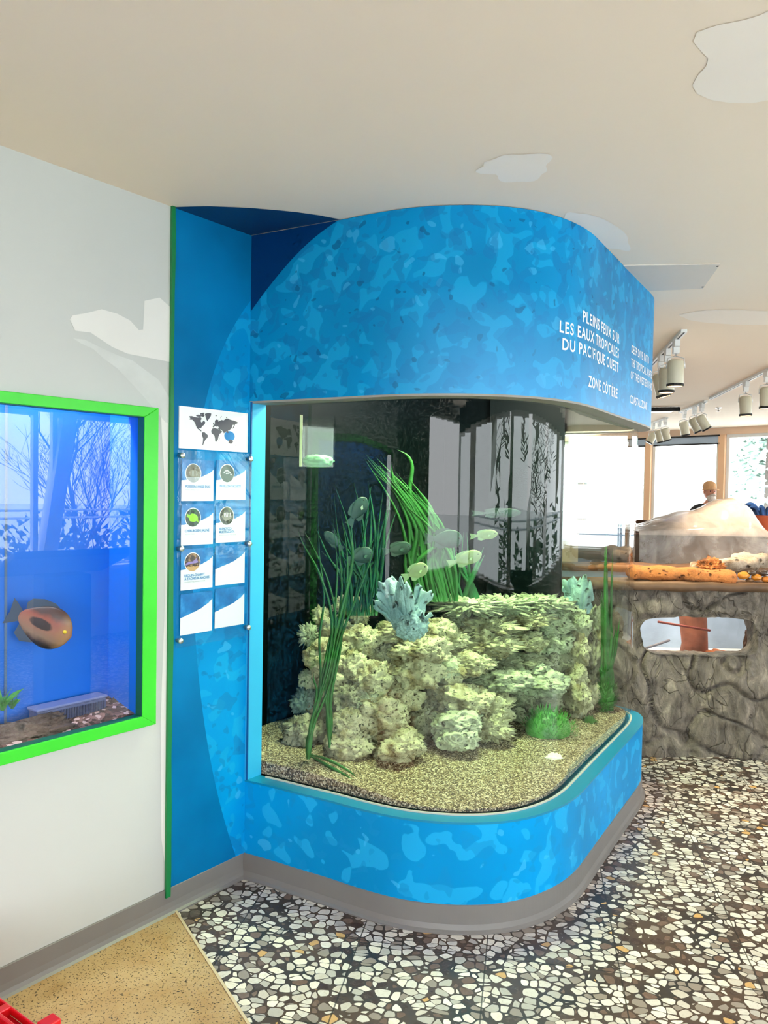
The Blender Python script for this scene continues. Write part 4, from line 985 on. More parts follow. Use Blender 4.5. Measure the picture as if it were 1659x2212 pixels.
# gravel bed
vs=[];ns,nd=70,20
def gz(s,d): 
    b=.762+.030*(-d/.22)+.05*max(0,s+.9)*(-d/.22)
    return b+.012*noise.noise(Vector((s*6,d*6,4)))+.008*noise.noise(Vector((s*30,d*30,2)))
for i in range(ns+1):
    for j in range(nd+1):
        s=-2.68+(2.68-.478)*i/ns; d=-.218+.178*j/nd; vs.append(sd(s,d,gz(s,d)))
fs=[(i*(nd+1)+j+1,(i+1)*(nd+1)+j+1,(i+1)*(nd+1)+j,i*(nd+1)+j) for i in range(ns) for j in range(nd)]
o=mk('gravel_bed',vs,fs,M_gravel,None,True); m_=o.modifiers.new('s','SOLIDIFY'); m_.thickness=.06; m_.offset=-1; tag(o,'brown and pink gravel on the bottom of the wall tank','gravel',kind='stuff')
M_brock=coral_mat('brown_tank_rock',lin((112,92,80)),lin((66,52,44)),9)
def wrock(px,py,d,rx,ry,rz,seed,label,mat=M_brock):
    p=hitd(px,py,d); o=rock_obj('tank_rock',p,rx,ry,rz,seed,mat,.3); o.rotation_euler=(0,0,YAW); tag(o,label,'rock'); return o
wrock(40,1592,-.12,.20,.06,.055,51,'big brown flat rock lying at the lower left of the wall tank')
wrock(262,1530,-.17,.07,.035,.045,52,'brown rock in the right corner of the wall tank')
wrock(228,1532,-.18,.045,.03,.03,53,'smaller brown rock left of the corner rock in the wall tank')
# grey filter lid lying behind the gravel
p=hitd(148,1536,-.17); r_=empty('filter_lid',p,YAW); tag(r_,'grey ribbed filter box with a pale lid in the gravel of the wall tank','filter box')
mb=MB(); mb.box((-.13,-.030,-.045),(.13,.030,.028)); mb.build('box',plain('grey_blue_plastic',lin((96,104,140)),.5),r_,bevel=.004)
mb=MB(); mb.box((-.135,-.034,.028),(.135,.034,.038)); mb.build('lid',plain('pale_lilac_plastic',lin((120,128,170)),.5),r_,bevel=.004)
mb=MB()
for k in range(24): mb.box((-.12+k*.0102,-.038,-.03),(-.116+k*.0102,-.034,.02))
mb.build('ribs',plain('dark_ribs',lin((60,66,96)),.6),r_)
# tank plant at the left edge
def tuft(px,py,d,h,n,label,seed):
    rnd=random.Random(seed); p=hitd(px,py,d); mb=MB()
    for i in range(n):
        a=rnd.uniform(0,6.28); q=Vector((math.cos(a),math.sin(a),0)); L=h*rnd.uniform(.5,1)
        blade(mb,[(0,0,0),q*L*.3+Vector((0,0,L*.5)),q*L*.75+Vector((0,0,L*.8))],.012)
    o=mb.build('tank_plant',M_moss,None,True); o.location=p; tag(o,label,'water plant')
tuft(5,1535,-.15,.10,26,'green leafy plant at the left edge of the wall tank',3)
tuft(26,1530,-.17,.05,14,'small green plant beside the leafy one in the wall tank',4)
# oscar-like round fish with a dark patch
def disc_fish():
    m,n,b=new_mat('orange_brown_fish_skin'); tc=N(n,'ShaderNodeTexCoord').outputs['Object']; sp=N(n,'ShaderNodeSeparateXYZ'); n.links.new(tc,sp.inputs[0])
    z=mth(n,'ADD',mth(n,'MULTIPLY',sp.outputs['Z'],9),.5)
    c=ramp(n,mth(n,'ADD',z,mth(n,'MULTIPLY',nz(n,tc,30,4),.25)),[(.12,lin((50,38,30))),(.30,lin((140,112,90))),(.6,lin((150,100,78))),(.86,lin((140,72,54))),(1.0,lin((70,46,38)))])
    # dark side patch
    dx=mth(n,'DIVIDE',mth(n,'ADD',sp.outputs['X'],.014),.042); dz=mth(n,'DIVIDE',mth(n,'SUBTRACT',sp.outputs['Z'],.004),.017)
    rr=mth(n,'SQRT',mth(n,'ADD',mth(n,'MULTIPLY',dx,dx),mth(n,'MULTIPLY',dz,dz)))
    k=ramp(n,mth(n,'MULTIPLY',mth(n,'ADD',rr,mth(n,'MULTIPLY',nz(n,tc,70,3),.5)),.5),[(.56,(1,1,1)),(.66,(0,0,0))]); k2=mth(n,'MULTIPLY',k,.93)
    c=mixc(n,k2,c,lin((26,22,22)))
    # grey green head
    hd=ramp(n,sp.outputs['X'],[(.040,(0,0,0)),(.072,(1,1,1))]); c=mixc(n,mth(n,'MULTIPLY',hd,.6),c,lin((170,130,84)))
    n.links.new(c,b.inputs['Base Color']); b.inputs['Roughness'].default_value=.4; return m
p=hitd(98,1352,-.125)
f_=fish('round_fish','round orange-brown fish with a big dark side patch in the wall tank, facing right',p,.185,.138,YAW*0+R(8),R(24),disc_fish(),plain('blue_grey_fin',lin((50,66,84)),.5),th=.13,tail=.20,pect=False)
mb=MB(); M=Matrix.Translation((.0685,-.0150,.010))@Matrix.Diagonal((1,.4,1,1)); mb.lathe([(.0068*math.cos(a),.0068*math.sin(a)) for a in [-1.57,-1,-.5,0,.5,1,1.57]],12,M); e=mb.build('eye_ring',plain('yellow_eye_ring',lin((220,190,40)),.3),f_,True); tag(e,'yellow eye ring')
# ------------------------------------------------------------------ world map board and fish label panel
def sp2(s,z,d): return sd(s,d,z)
mp_=empty('map_board',sd(-.177,.006,1.83)); tag(mp_,'white board with a dark grey world map and a blue circle, above the fish cards','sign')
def onp(o,r): o.parent=r; o.matrix_parent_inverse=Matrix.Translation(-r.location); return o
mb=MB(); mb.sdbox(-.345,-.009,.0045,.009,1.749,1.906); onp(mb.build('board',M_whitep),mp_)
M_map=plain('map_dark_grey',lin((84,84,94)),.5); M_mapb=plain('map_blue',lin((0,122,192)),.45)
# outlines in map pixels (crop of the photograph: x 100..712, y 70..470 -> board)
def mapxy(x,y):
    u=(x-98)/(712-98); top=68+(136-68)*u; bot=440+(470-440)*u; v=(y-top)/(bot-top); 
    return (-.345+.336*u,1.906-.157*v)
LAND=[[(178,160),(200,158),(225,166),(250,170),(275,165),(285,180),(275,200),(285,215),(295,205),(305,195),(318,215),(310,230),(300,240),(290,245),(280,265),(268,262),(262,268),(275,275),(285,288),(280,292),(262,278),(245,262),(235,240),(228,215),(205,190),(182,190),(188,178)],
[(235,150),(255,145),(280,150),(300,140),(312,150),(300,165),(285,160),(262,165),(240,160)],[(270,135),(300,128),(310,134),(295,145),(272,146)],
[(312,138),(340,130),(368,135),(365,155),(350,180),(335,203),(325,185),(318,160)],
[(290,300),(310,298),(325,310),(342,325),(338,345),(322,360),(308,385),(298,415),(294,410),(298,380),(300,350),(288,325)],
[(380,265),(400,260),(425,268),(440,275),(455,300),(445,315),(435,335),(430,360),(415,382),(407,375),(404,350),(398,325),(372,305),(370,285)],
[(440,350),(446,345),(444,368),(438,372)],
[(382,248),(390,235),(402,225),(400,215),(415,195),(432,188),(430,205),(445,200),(460,190),(480,195),(500,180),(520,178),(540,188),(575,196),(612,210),(608,222),(590,225),(580,245),(570,230),(560,240),(556,262),(545,268),(532,285),(520,280),(528,300),(515,305),(505,290),(490,300),(485,308),(475,290),(462,278),(450,270),(455,285),(470,290),(455,308),(445,290),(435,270),(425,262),(440,255),(425,245),(412,250),(405,243),(395,250),(388,258)],
[(385,215),(395,212),(396,228),(385,232)],[(400,198),(412,188),(425,186),(410,205),(402,212)],
[(530,362),(545,358),(560,362),(572,375),(562,392),(550,398),(528,388)],[(590,410),(597,402),(594,414)],[(572,245),(580,236),(575,258),(562,268)],[(456,155),(462,158),(448,180)],[(405,152),(418,150),(420,156),(408,158)],[(500,162),(515,172),(505,176)]]
def wpolys(polys,mp,d,name,mat,root,th=.0008):
    mb=MB()
    for pl in polys:
        q=[mp(*p) for p in pl]; n=len(q); mb.add([sd(s,d,z) for s,z in q],[tuple(range(n))])
    return onp(mb.build(name,mat),root)
wpolys(LAND,mapxy,.0098,'world_map',M_map,mp_)
wpolys([[(537+49*math.cos(a)*1.0,330+43*math.sin(a)+ (4*math.cos(a))) for a in [i*math.pi/16 for i in range(32)]]],mapxy,.0094,'blue_circle',M_mapb,mp_)
pn=empty('fish_label_panel',sd(-.17,.03,1.38)); tag(pn,'clear wall panel on steel studs holding eight fish name cards','sign')
mb=MB(); mb.sdbox(-.358,.004,.016,.020,1.005,1.742); onp(mb.build('clear_sheet',M_acry),pn)
for s,z in ((-.343,1.722),(-.008,1.722),(-.343,1.376),(-.008,1.379),(-.343,1.032),(-.008,1.038)):
    mb=MB(); M=Matrix.Translation(sd(s,.004,z))@Vector((nA.x,nA.y,0)).to_track_quat('Z','Y').to_matrix().to_4x4()
    mb.lathe([(0,0),(.007,0),(.007,.0165),(.0105,.0165),(.0105,.026),(.009,.028),(0,.028)],18,M); onp(mb.build('standoff_stud',M_alu,None,True),pn)
def card_mat(plain_):
    m,n,b=new_mat('fish_card_print'); uv=N(n,'ShaderNodeUVMap').outputs['UV']; sp=N(n,'ShaderNodeSeparateXYZ'); n.links.new(uv,sp.inputs[0])
    u,v=sp.outputs['X'],sp.outputs['Y']
    ln=mth(n,'ADD',.42 if plain_ else .49,mth(n,'MULTIPLY',u,.26 if plain_ else .16)); ln=mth(n,'ADD',ln,mth(n,'MULTIPLY',mth(n,'POWER',u,5),.13))
    ln=mth(n,'ADD',ln,mth(n,'MULTIPLY',mth(n,'SUBTRACT',nz(n,uv,16,4,.6),.5),.05))
    k=mth(n,'GREATER_THAN',v,ln)
    bl_=ramp(n,nz(n,uv,2.2,4,.55),[(.3,lin((0,92,160))),(.5,lin((0,120,192))),(.68,lin((60,160,226)))])
    n.links.new(mixc(n,k,(.84,.89,.89),bl_),b.inputs['Base Color']); b.inputs['Roughness'].default_value=.3; return m
M_card=[card_mat(False),card_mat(True)]
M_txt=plain('card_blue_text',lin((70,140,196)),.5); M_txtg=plain('card_grey_text',lin((150,158,162)),.5)
M_rim=plain('photo_ring_white',(.85,.92,.95),.4)
def photo_mat(kind):
    m,n,b=new_mat('card_photo'); uv=N(n,'ShaderNodeUVMap').outputs['UV']
    sp=N(n,'ShaderNodeSeparateXYZ'); n.links.new(uv,sp.inputs[0]); u,v=sp.outputs['X'],sp.outputs['Y']
    cs={0:[lin((70,60,48)),lin((120,110,88)),lin((96,104,100))],1:[lin((30,44,42)),lin((40,58,54)),lin((52,66,60))],2:[lin((30,56,40)),lin((24,46,36)),lin((30,110,40))],3:[lin((60,50,44)),lin((40,34,30)),lin((120,130,84))],4:[lin((50,34,34)),lin((70,48,44)),lin((200,160,110))]}[kind]
    f=nz(n,uv,5,4); c=ramp(n,f,[(.3,cs[0]),(.5,cs[1]),(.7,cs[2])])
    if kind==4: c=mixc(n,mth(n,'LESS_THAN',mth(n,'ADD',v,mth(n,'MULTIPLY',f,.2)),.36),c,lin((206,164,110)))
    if kind==0: c=mixc(n,mth(n,'LESS_THAN',v,.3),c,lin((170,176,178)))
    n.links.new(c,b.inputs['Base Color']); b.inputs['Roughness'].default_value=.35; return m
CARDS=[(-.333,1.553,0,['POISSON-ANGE DUC'],['REGAL ANGELFISH']),(-.169,1.557,1,['PAVILLON TACHETÉ'],['SPOTTED SCAT']),(-.333,1.386,2,['CHIRURGIEN JAUNE'],['YELLOW TANG']),(-.169,1.389,3,['SELENOTOCA','MULTIFASCIATA'],['SELENOTOCA MULTIFASCIATA']),(-.333,1.217,4,['REQUIN-CHABOT','À TACHES BLANCHES'],['WHITESPOTTED BAMBOO SHARK']),(-.169,1.221,None,[],[]),(-.333,1.048,None,[],[]),(-.169,1.053,None,[],[])]
def ctext(s,x,z,h,w,mat,par,bold=0):
    vs,fs=text_mesh(s,h/.7,'LEFT',1,bold); x0=min(v.x for v in vs); x1=max(v.x for v in vs); k=w/(x1-x0)
    o=mk('card_text',[sd(x+(v.x-x0)*k,.0116,z+v.y) for v in vs],fs,mat); o.parent=par; return o
for ci,(s0,z0,ph,ti,su) in enumerate(CARDS):
    W_,H_=.150,.155
    v=[sd(s0,.0105,z0),sd(s0+W_,.0105,z0),sd(s0+W_,.0105,z0+H_),sd(s0,.0105,z0+H_),sd(s0,.009,z0),sd(s0+W_,.009,z0),sd(s0+W_,.009,z0+H_),sd(s0,.009,z0+H_)]
    c_=mk('name_card',v,[(0,1,2,3),(7,6,5,4),(0,4,5,1),(1,5,6,2),(2,6,7,3),(3,7,4,0)],M_card[0 if ph is not None else 1],uvs=[(0,0),(1,0),(1,1),(0,1)]*2); onp(c_,pn)
    if ph is None: tag(c_,'blank name card'); continue
    tag(c_,'name card reading '+' '.join(ti).lower())
    cx,cz,rr=s0+.053,z0+.104,.0375
    def disc(r,d,nm,mat):
        n=32; v=[sd(cx+r*math.cos(i*2*math.pi/n),d,cz+r*math.sin(i*2*math.pi/n)) for i in range(n)]
        o=mk(nm,v,[tuple(range(n))],mat,uvs=[(.5+.5*math.cos(i*2*math.pi/n),.5+.5*math.sin(i*2*math.pi/n)) for i in range(n)]); o.parent=c_
    disc(rr,.0110,'photo_ring',M_rim); disc(rr*.92,.0114,'fish_photo',photo_mat(ph))
    def poly(pts,mat,d=.0118,nm='pictured_fish'):
        o=mk(nm,[sd(cx+x*rr,d,cz+z*rr) for x,z in pts],[tuple(range(len(pts)))],mat); o.parent=c_
    if ph==0: poly([(-.62,.1),(-.3,.35),(.1,.4),(.5,.25),(.62,0),(.4,-.28),(0,-.38),(-.45,-.25)],plain('greyfish',lin((146,142,120)),.5))
    if ph==0:
        for k in range(5): poly([(-.36+k*.17,.26),(-.31+k*.17,.27),(-.27+k*.17,-.25),(-.33+k*.17,-.25)],plain('stripe',lin((190,196,190)),.5),.0122,'pictured_stripe')
    if ph==2: poly([(-.75,.42),(-.45,.25),(-.15,.42),(.25,.36),(.6,.1),(.62,-.2),(.7,-.55),(.45,-.35),(.1,-.45),(-.4,-.35),(-.5,-.05),(-.78,.12)],plain('yellowfish',lin((150,220,40)),.5))
    if ph==1:
        for x,z in ((-.4,.1),(-.2,.25),(0,.28),(.2,.2),(.35,.05),(.1,.0),(-.1,-.02),(.5,-.12)): poly([(x-.11,z),(x,z+.11),(x+.12,z+.02),(x,z-.05)],M_letter,.0118,'pictured_spot')
    if ph==3:
        poly([(-.7,.0),(-.4,.3),(0,.42),(.5,.25),(.72,-.1),(.3,-.4),(-.2,-.55),(-.5,-.3)],plain('greystripefish',lin((140,134,120)),.5))
        for k in range(5): poly([(-.4+k*.2,.28),(-.34+k*.2,.4),(-.27+k*.2,-.05),(-.33+k*.2,-.08)],M_letter,.0122,'pictured_stripe')
    if ph==4: poly([(-.85,-.1),(-.5,.05),(0,.08),(.4,.3),(.6,.6),(.55,.2),(.75,-.05),(.3,-.12),(0,-.15),(-.5,-.2),(-.85,-.28)],plain('lilacfish',lin((150,130,190)),.5))
    zt=z0+.050 if len(ti)==1 else z0+.050
    for k,t_ in enumerate(ti): ctext(t_,s0+.016,zt-.0125*k,.0092,{0:.118,1:.108,2:.115,3:(.063,.078)[k] if k<2 else .07,4:(.095,.118)[k] if k<2 else .1}[ph],M_txt,c_,.0004)
    zt-=.0125*(len(ti)-1)
    for t_ in su: ctext(t_,s0+.016,zt-.0105,.0045,{0:.062,1:.045,2:.045,3:.085,4:.098}[ph],M_txtg,c_)
# ------------------------------------------------------------------ ceiling fittings
ap=empty('access_panel',sd(0,0,0)); ap.location=(1.36,3.62,CH); tag(ap,'thin white access panel on the ceiling right of the aquarium canopy','ceiling panel')
P4=[onz(1345,572,CH),onz(1556,569,CH),onz(1518,622,CH),onz(1385,628,CH)]
mb=MB(); mb.add([Vector((p.x,p.y,z)) for z in (CH-.004,CH-.0002) for p in P4],[(3,2,1,0),(4,5,6,7),(0,1,5,4),(1,2,6,5),(2,3,7,6),(3,0,4,7)]); o=mb.build('cover',wallpaint('access_panel_paint',lin((222,212,200)),2,.02)); o.parent=ap; o.matrix_parent_inverse=Matrix.Translation(-ap.location)
for p in (onz(1550,573,CH),onz(1518,618,CH)):
    mb=MB(); mb.lathe([(0,CH-.007),(.005,CH-.006),(.006,CH-.004)],8,Matrix.Translation((p.x,p.y,0))); o=mb.build('screw',M_dark); o.parent=ap; o.matrix_parent_inverse=Matrix.Translation(-ap.location)
p=onz(1552,884,CH-.02); mb=MB(); mb.lathe([(.035,CH),(.035,CH-.008),(.012,CH-.012),(.010,CH-.04),(.022,CH-.042),(.022,CH-.045),(0,CH-.05)],14,Matrix.Translation((p.x,p.y,0))); tag(mb.build('sprinkler_head',M_alu,None,True),'small metal sprinkler head on the far ceiling','sprinkler')
# recessed light panel
P4=[onz(1380,880,CH),onz(1470,878,CH),onz(1447,891,CH),onz(1380,891,CH)]
r_=empty('ceiling_light_panel',(P4[0]+P4[2])/2); tag(r_,'flat lit light panel in the ceiling beside the right edge of the canopy','light')
mb=MB(); mb.add([Vector((p.x,p.y,z)) for z in (CH-.006,CH-.0005) for p in P4],[(3,2,1,0),(4,5,6,7),(0,1,5,4),(1,2,6,5),(2,3,7,6),(3,0,4,7)]); onp(mb.build('diffuser',emis('lit_diffuser',(1,.95,.88),1.2)),r_)
mb=MB(); a,b_=P4[0],P4[1]; dd=(b_-a).normalized(); mb.add([Vector((p.x,p.y,z)) for z in (CH-.05,CH-.0005) for p in (a,b_,b_+Vector((-dd.y,dd.x,0))*.03,a+Vector((-dd.y,dd.x,0))*.03)],[(3,2,1,0),(4,5,6,7),(0,1,5,4),(1,2,6,5),(2,3,7,6),(3,0,4,7)]); onp(mb.build('dark_edge',M_dark),r_)
# track lights
M_spot=plain('cream_spot_enamel',lin((206,200,176)),.35,0,.03,6); M_glow=emis('spot_lamp_glow',(1,.66,.34),3.0)
def track(p0,p1,label):
    p0=Vector(p0);p1=Vector(p1); d=(p1-p0).normalized(); s=Vector((d.y,-d.x,0)); r_=empty('light_track',p0); tag(r_,label,'light track')
    mb=MB(); v=[]
    for q in (p0,p1):
        for (o,z) in ((-.018,CH-.02),(.018,CH-.02),(.018,CH),(-.018,CH)): v.append(q+s*o+Vector((0,0,z-q.z)))
    mb.add(v,[(0,1,2,3),(7,6,5,4),(0,4,5,1),(1,5,6,2),(2,6,7,3),(3,7,4,0)]); onp(mb.build('rail',M_white),r_)
    mb=MB(); v=[]
    for q in (p0,p1):
        for (o,z) in ((-.005,CH-.0208),(.005,CH-.0208),(.005,CH-.019),(-.005,CH-.019)): v.append(q+s*o+Vector((0,0,z-q.z)))
    mb.add(v,[(0,1,2,3),(7,6,5,4),(0,4,5,1),(1,5,6,2),(2,6,7,3),(3,7,4,0)]); onp(mb.build('slot',M_dark),r_); return d
def spotlight(p,d,tilt,yaw,label,lit=True,sc_=1.0):
    r_=empty('track_spotlight',Vector((p.x,p.y,CH-.02)),math.atan2(d.y,d.x)); tag(r_,label,'spotlight',group='track spotlights')
    r_.scale=(sc_,)*3
    mb=MB(); mb.box((-.05,-.017,-.045),(.05,.017,0)); mb.box((-.022,-.02,-.085),(.022,.02,-.045)); mb.build('adapter',M_white,r_,bevel=.003)
    mb=MB(); mb.tube([(0,0,-.08),(0,.0,-.10),(0,.05,-.115),(0,.056,-.15),(0,.056,-.18)],.004,6); mb.tube([(0,0,-.10),(0,-.05,-.115),(0,-.056,-.15),(0,-.056,-.18)],.004,6); mb.build('yoke',M_alu,r_,True)
    M=Matrix.Translation((0,0,-.18))@Matrix.Rotation(yaw,4,'Z')@Matrix.Rotation(tilt,4,'X')
    mb=MB(); mb.lathe([(0,.056),(.03,.056),(.046,.048),(.050,.036),(.052,-.105),(.048,-.112),(.048,-.06),(0,-.06)],22,M); h=mb.build('lamp_head',M_spot,r_,True)
    if lit:
        ld=bpy.data.lights.new('spot_beam','SPOT'); ld.energy=80; ld.color=(1,.74,.48); ld.spot_size=R(75); ld.spot_blend=.6; ld.shadow_soft_size=.04
        lo=bpy.data.objects.new('spot_beam',ld); COL.objects.link(lo); lo.parent=r_; lo.matrix_local=M@Matrix.Translation((0,0,-.13))
    mb=MB(); mb.lathe([(.0535,-.100),(.0545,-.112),(.049,-.118),(.047,-.112)],22,M); x=mb.build('front_ring',M_dark); x.parent=h
    mb=MB(); mb.lathe([(0,-.112),(.03,-.114),(.0465,-.116)],22,M); x=mb.build('lamp_lens',M_glow if lit else plain('unlit_lens',(.4,.38,.34),.3),None,True); x.parent=h
def pj(P):
    v=Vector(P)-EYE; z=v.dot(fw); return (829.5+FPX*v.dot(cr)/z,1106-FPX*v.dot(cu)/z)
def spots(a,b,pxs,labels,tilts,lit=True):
    a=Vector((*a,CH));b=Vector((*b,CH)); d=(b-a).normalized()
    for px,lab,(t,y) in zip(pxs,labels,tilts):
        best=min(range(401),key=lambda i:abs(pj(a.lerp(b,i/400)-Vector((0,0,.1)))[0]-px)); spotlight(a.lerp(b,best/400),d,t,y,lab,lit)
T1=((2.18,6.65),(1.826,4.76)); track((*T1[0],CH),(*T1[1],CH),'white ceiling light track nearest the canopy edge')
spots(*T1,[1427,1441,1460],['leftmost spotlight of the nearest trio, tilted','middle spotlight of the nearest trio, hanging straight','nearest and largest spotlight, front end of the nearest track'],[(.25,.0),(0,0),(0,0)])
T2=((3.385,8.05),(2.6,3.70)); track((*T2[0],CH),(*T2[1],CH),'long white ceiling light track running off the right edge of the picture')
spots(*T2,[1611,1657],['single spotlight on the long right track','spotlight cut by the right edge of the picture'],[(.05,.3),(0,0)])
T3=((3.60,9.45),(3.44,8.30)); track((*T3[0],CH),(*T3[1],CH),'short ceiling light track in the middle distance')
spots(*T3,[1478,1500,1516],['straighter spotlight at the left of the middle-distance trio','strongly tilted spotlight in the centre of the middle-distance trio','tilted spotlight at the right of the middle-distance trio'],[(.2,0),(.5,.0),(.55,.0)],False)
T4=((3.81,11.2),(3.70,10.15)); track((*T4[0],CH),(*T4[1],CH),'farthest short ceiling light track near the windows')
spots(*T4,[1411,1424,1437],['farthest spotlight, leftmost of the trio by the windows, leaning left','centre spotlight of the farthest trio by the windows','right spotlight of the farthest trio by the windows'],[(-.5,0),(.25,0),(.32,0)],False)
# ------------------------------------------------------------------ rock touch pool
tpool=empty('touch_pool',(0,0,0)); tag(tpool,'waist-high grey moulded rock touch pool with a long rounded viewing window','pool')
X0,X1,YF,ZT=.95,4.6,4.66,1.075
hc=atd(1514,1377,YF); hw=(atd(1640,1377,YF).x-atd(1388,1377,YF).x)/2; hh=(atd(1514,1334,YF).z-atd(1514,1417,YF).z)/2
NA,NR=320,110; vs=[]
def bpt(a):   # ray from the hole centre to the outer rectangle
    dx,dz=math.cos(a),math.sin(a); t=1e9
    if dx>1e-9: t=min(t,(X1-hc.x)/dx)
    if dx<-1e-9: t=min(t,(X0-hc.x)/dx)
    if dz>1e-9: t=min(t,(ZT-hc.z)/dz)
    if dz<-1e-9: t=min(t,(0-hc.z)/dz)
    return hc.x+dx*t,hc.z+dz*t
for i in range(NA):
    a=2*math.pi*(i+.5)/NA
    a=math.atan2(math.sin(a)*.45,math.cos(a)) if True else a
    ox,oz=bpt(a); e=5.0; c_,s_=math.cos(a),math.sin(a)
    k=(abs(c_/hw)**e+abs(s_/hh)**e)**(-1/e); k*=1+.07*noise.noise(Vector((c_*2,s_*2,1)))+.03*noise.noise(Vector((c_*7,s_*7,3)))
    ix,iz=hc.x+c_*k,hc.z+s_*k
    for j in range(NR+4):
        if j<4: t=0; back=(.16,.11,.06,.02)[j]
        else: t=((j-3)/NR); back=0
        x,z=ix+(ox-ix)*t,iz+(oz-iz)*t
        q=Vector((x*2.2,z*1.6,.3)); dsp=.055*noise.noise(q)+.035*noise.noise(q*2.3)+.022*noise.noise(Vector((x*9+z*3,z*5,1)))+.012*noise.noise(Vector((x*22+z*7,z*11,2)))
        rg=abs(noise.noise(Vector((x*3.1+z*2.2,z*2.8-x*1.3,5)))); dsp-=.035*max(0,.05-rg)/.05
        y=YF-dsp-(.03*math.exp(-((t*9)**2)) if j>=4 else 0)*-1+back
        if j>=NR+3 and abs(oz-ZT)<1e-6: pass
        vs.append(Vector((x,y,z)))
M_=NR+4; fs=[(i*M_+j,i*M_+j+1,((i+1)%NA)*M_+j+1,((i+1)%NA)*M_+j) for i in range(NA) for j in range(M_-1)]
mk('rock_front',vs,fs,M_rock,tpool,True)
DP=1.15
M_rim2=plain('brown_worn_rim',lin((96,70,48)),.6,0,.3,9,.2)
def slabgrid(name,x0,x1,y0,y1,z,mat,th,amp=.012,nx=80,ny=8):
    vs=[Vector((x0+(x1-x0)*i/nx,y0+(y1-y0)*j/ny+ (.02*noise.noise(Vector((x0+(x1-x0)*i/nx*4,0,j))) if j in(0,ny) else 0),z+amp*noise.noise(Vector((i*.25,j*.5,3))))) for i in range(nx+1) for j in range(ny+1)]
    o=mk(name,vs,[(i*(ny+1)+j,(i+1)*(ny+1)+j,(i+1)*(ny+1)+j+1,i*(ny+1)+j+1) for i in range(nx) for j in range(ny)],mat,tpool,True); m_=o.modifiers.new('s','SOLIDIFY'); m_.thickness=th; m_.offset=-1
slabgrid('front_rim',X0,X1,YF-.06,YF+.17,ZT+.005,M_rim2,.05); slabgrid('rear_rim',X0,X1,YF+DP-.12,YF+DP+.06,ZT+.005,M_rim2,.05)
mb=MB(); mb.box((X0,YF+.02,.0),(X0+.12,YF+DP,ZT-.03)); mb.box((X1-.1,YF+.02,0),(X1,YF+DP,ZT-.03)); mb.box((X0+.1,YF+DP-.06,0),(X1-.1,YF+DP,ZT-.03)); mb.build('side_walls',M_rock,tpool)
mb=MB(); mb.box((X0+.1,YF+.17,.40),(X1-.1,YF+DP-.05,.46)); mb.build('basin_floor',plain('pale_basin_floor',lin((196,208,214)),.6),tpool)
mb=MB(); mb.box((hc.x-hw-.08,YF+.155,hc.z-hh-.06),(hc.x+hw+.08,YF+.165,hc.z+hh+.06)); mb.build('viewing_pane',glass('pool_viewing_glass',(.96,.98,1),1.5),tpool)
mb=MB(); mb.box((X0+.12,YF+DP-.075,.46),(X1-.1,YF+DP-.062,ZT-.05)); mb.build('basin_lining',plain('pale_blue_lining',lin((160,176,196)),.6,0,.3,3),tpool)
p=atd(1498,1375,YF+.55); mb=MB(); mb.tube([(p.x,p.y,.46),(p.x+.01,p.y,.6),(p.x-.01,p.y,.8),(p.x,p.y,1.0)],[.10,.085,.09,.1],14); o=mb.build('rusty_column',plain('rust_brown_column',lin((150,84,58)),.7,0,.3,14,.4),tpool,True)
p=atd(1555,1415,YF+.45); o=rock_obj('orange_rock',Vector((p.x,p.y,.50)),.13,.1,.07,61,plain('orange_brown_stone',lin((190,110,60)),.7,0,.3,9),.3,sub=4); tag(o,'orange-brown rock seen through the viewing window of the touch pool','rock')
o=rock_obj('hollow_stand_in',atd(1634,1388,YF+.30),.085,.07,.12,63,plain('dark_hollow_brown',lin((74,48,28)),.7,0,.3,9),.3,sub=4); tag(o,'dark brown lump standing in for the dark hollow at the right end behind the viewing window','rock')  # dark lump added in place of a dark hollow in the pool wall
lmp=lamp('added_pool_fill',Vector((hc.x,YF+.6,1.03)),1.2,.5,(0,0,-1),3.5,(.95,.97,1))  # added lamp hidden under the rim, brightens the basin behind the pane
p1=atd(1421,1343,YF+.40); p2=atd(1534,1362,YF+.40); mb=MB(); mb.tube([p1,p1.lerp(p2,.5),p2],.008,8); tag(mb.build('rust_red_rod',plain('rust_red',lin((130,56,44)),.6),None,True),'thin rust-red rod behind the viewing window of the touch pool','rod')
p1=atd(1388,1403,YF+.35); p2=atd(1446,1383,YF+.42); mb=MB(); mb.tube([p1,p1.lerp(p2,.5),p2],.009,8); tag(mb.build('grey_rod',plain('dull_grey',lin((120,118,124)),.6),None,True),'short grey rod at the lower left of the viewing window','rod')
# driftwood logs on the rim
def log(pts,rad,mat,label,seed):
    P=catmull([Vector(p) for p in pts],10); n=len(P); seg=26; vs=[]
    for i,p in enumerate(P):
        t=i/(n-1); r=rad*(1+.12*math.sin(i*.7+seed))*(1 if .06<t<.94 else math.sqrt(max(.05,1-((abs(t-.5)-.44)/.06)**2)))
        d=(P[min(i+1,n-1)]-P[max(i-1,0)]).normalized(); a=d.cross(Vector((0,0,1))).normalized(); b=a.cross(d)
        for k in range(seg):
            an=2*math.pi*k/seg; rr=r*(1+.16*noise.noise(Vector((math.cos(an)*1.5,math.sin(an)*1.5,t*9+seed)))+.09*noise.noise(Vector((math.cos(an)*4,math.sin(an)*4,t*30+seed))))
            vs.append(p+(a*math.cos(an)+b*math.sin(an)*.85)*rr)
    fs=[(i*seg+k,i*seg+(k+1)%seg,(i+1)*seg+(k+1)%seg,(i+1)*seg+k) for i in range(n-1) for k in range(seg)]+[tuple(range(seg))[::-1],tuple((n-1)*seg+k for k in range(seg))]
    o=mk('driftwood_log',vs,fs,mat,None,True); tag(o,label,'log',group='driftwood logs on the pool rim')
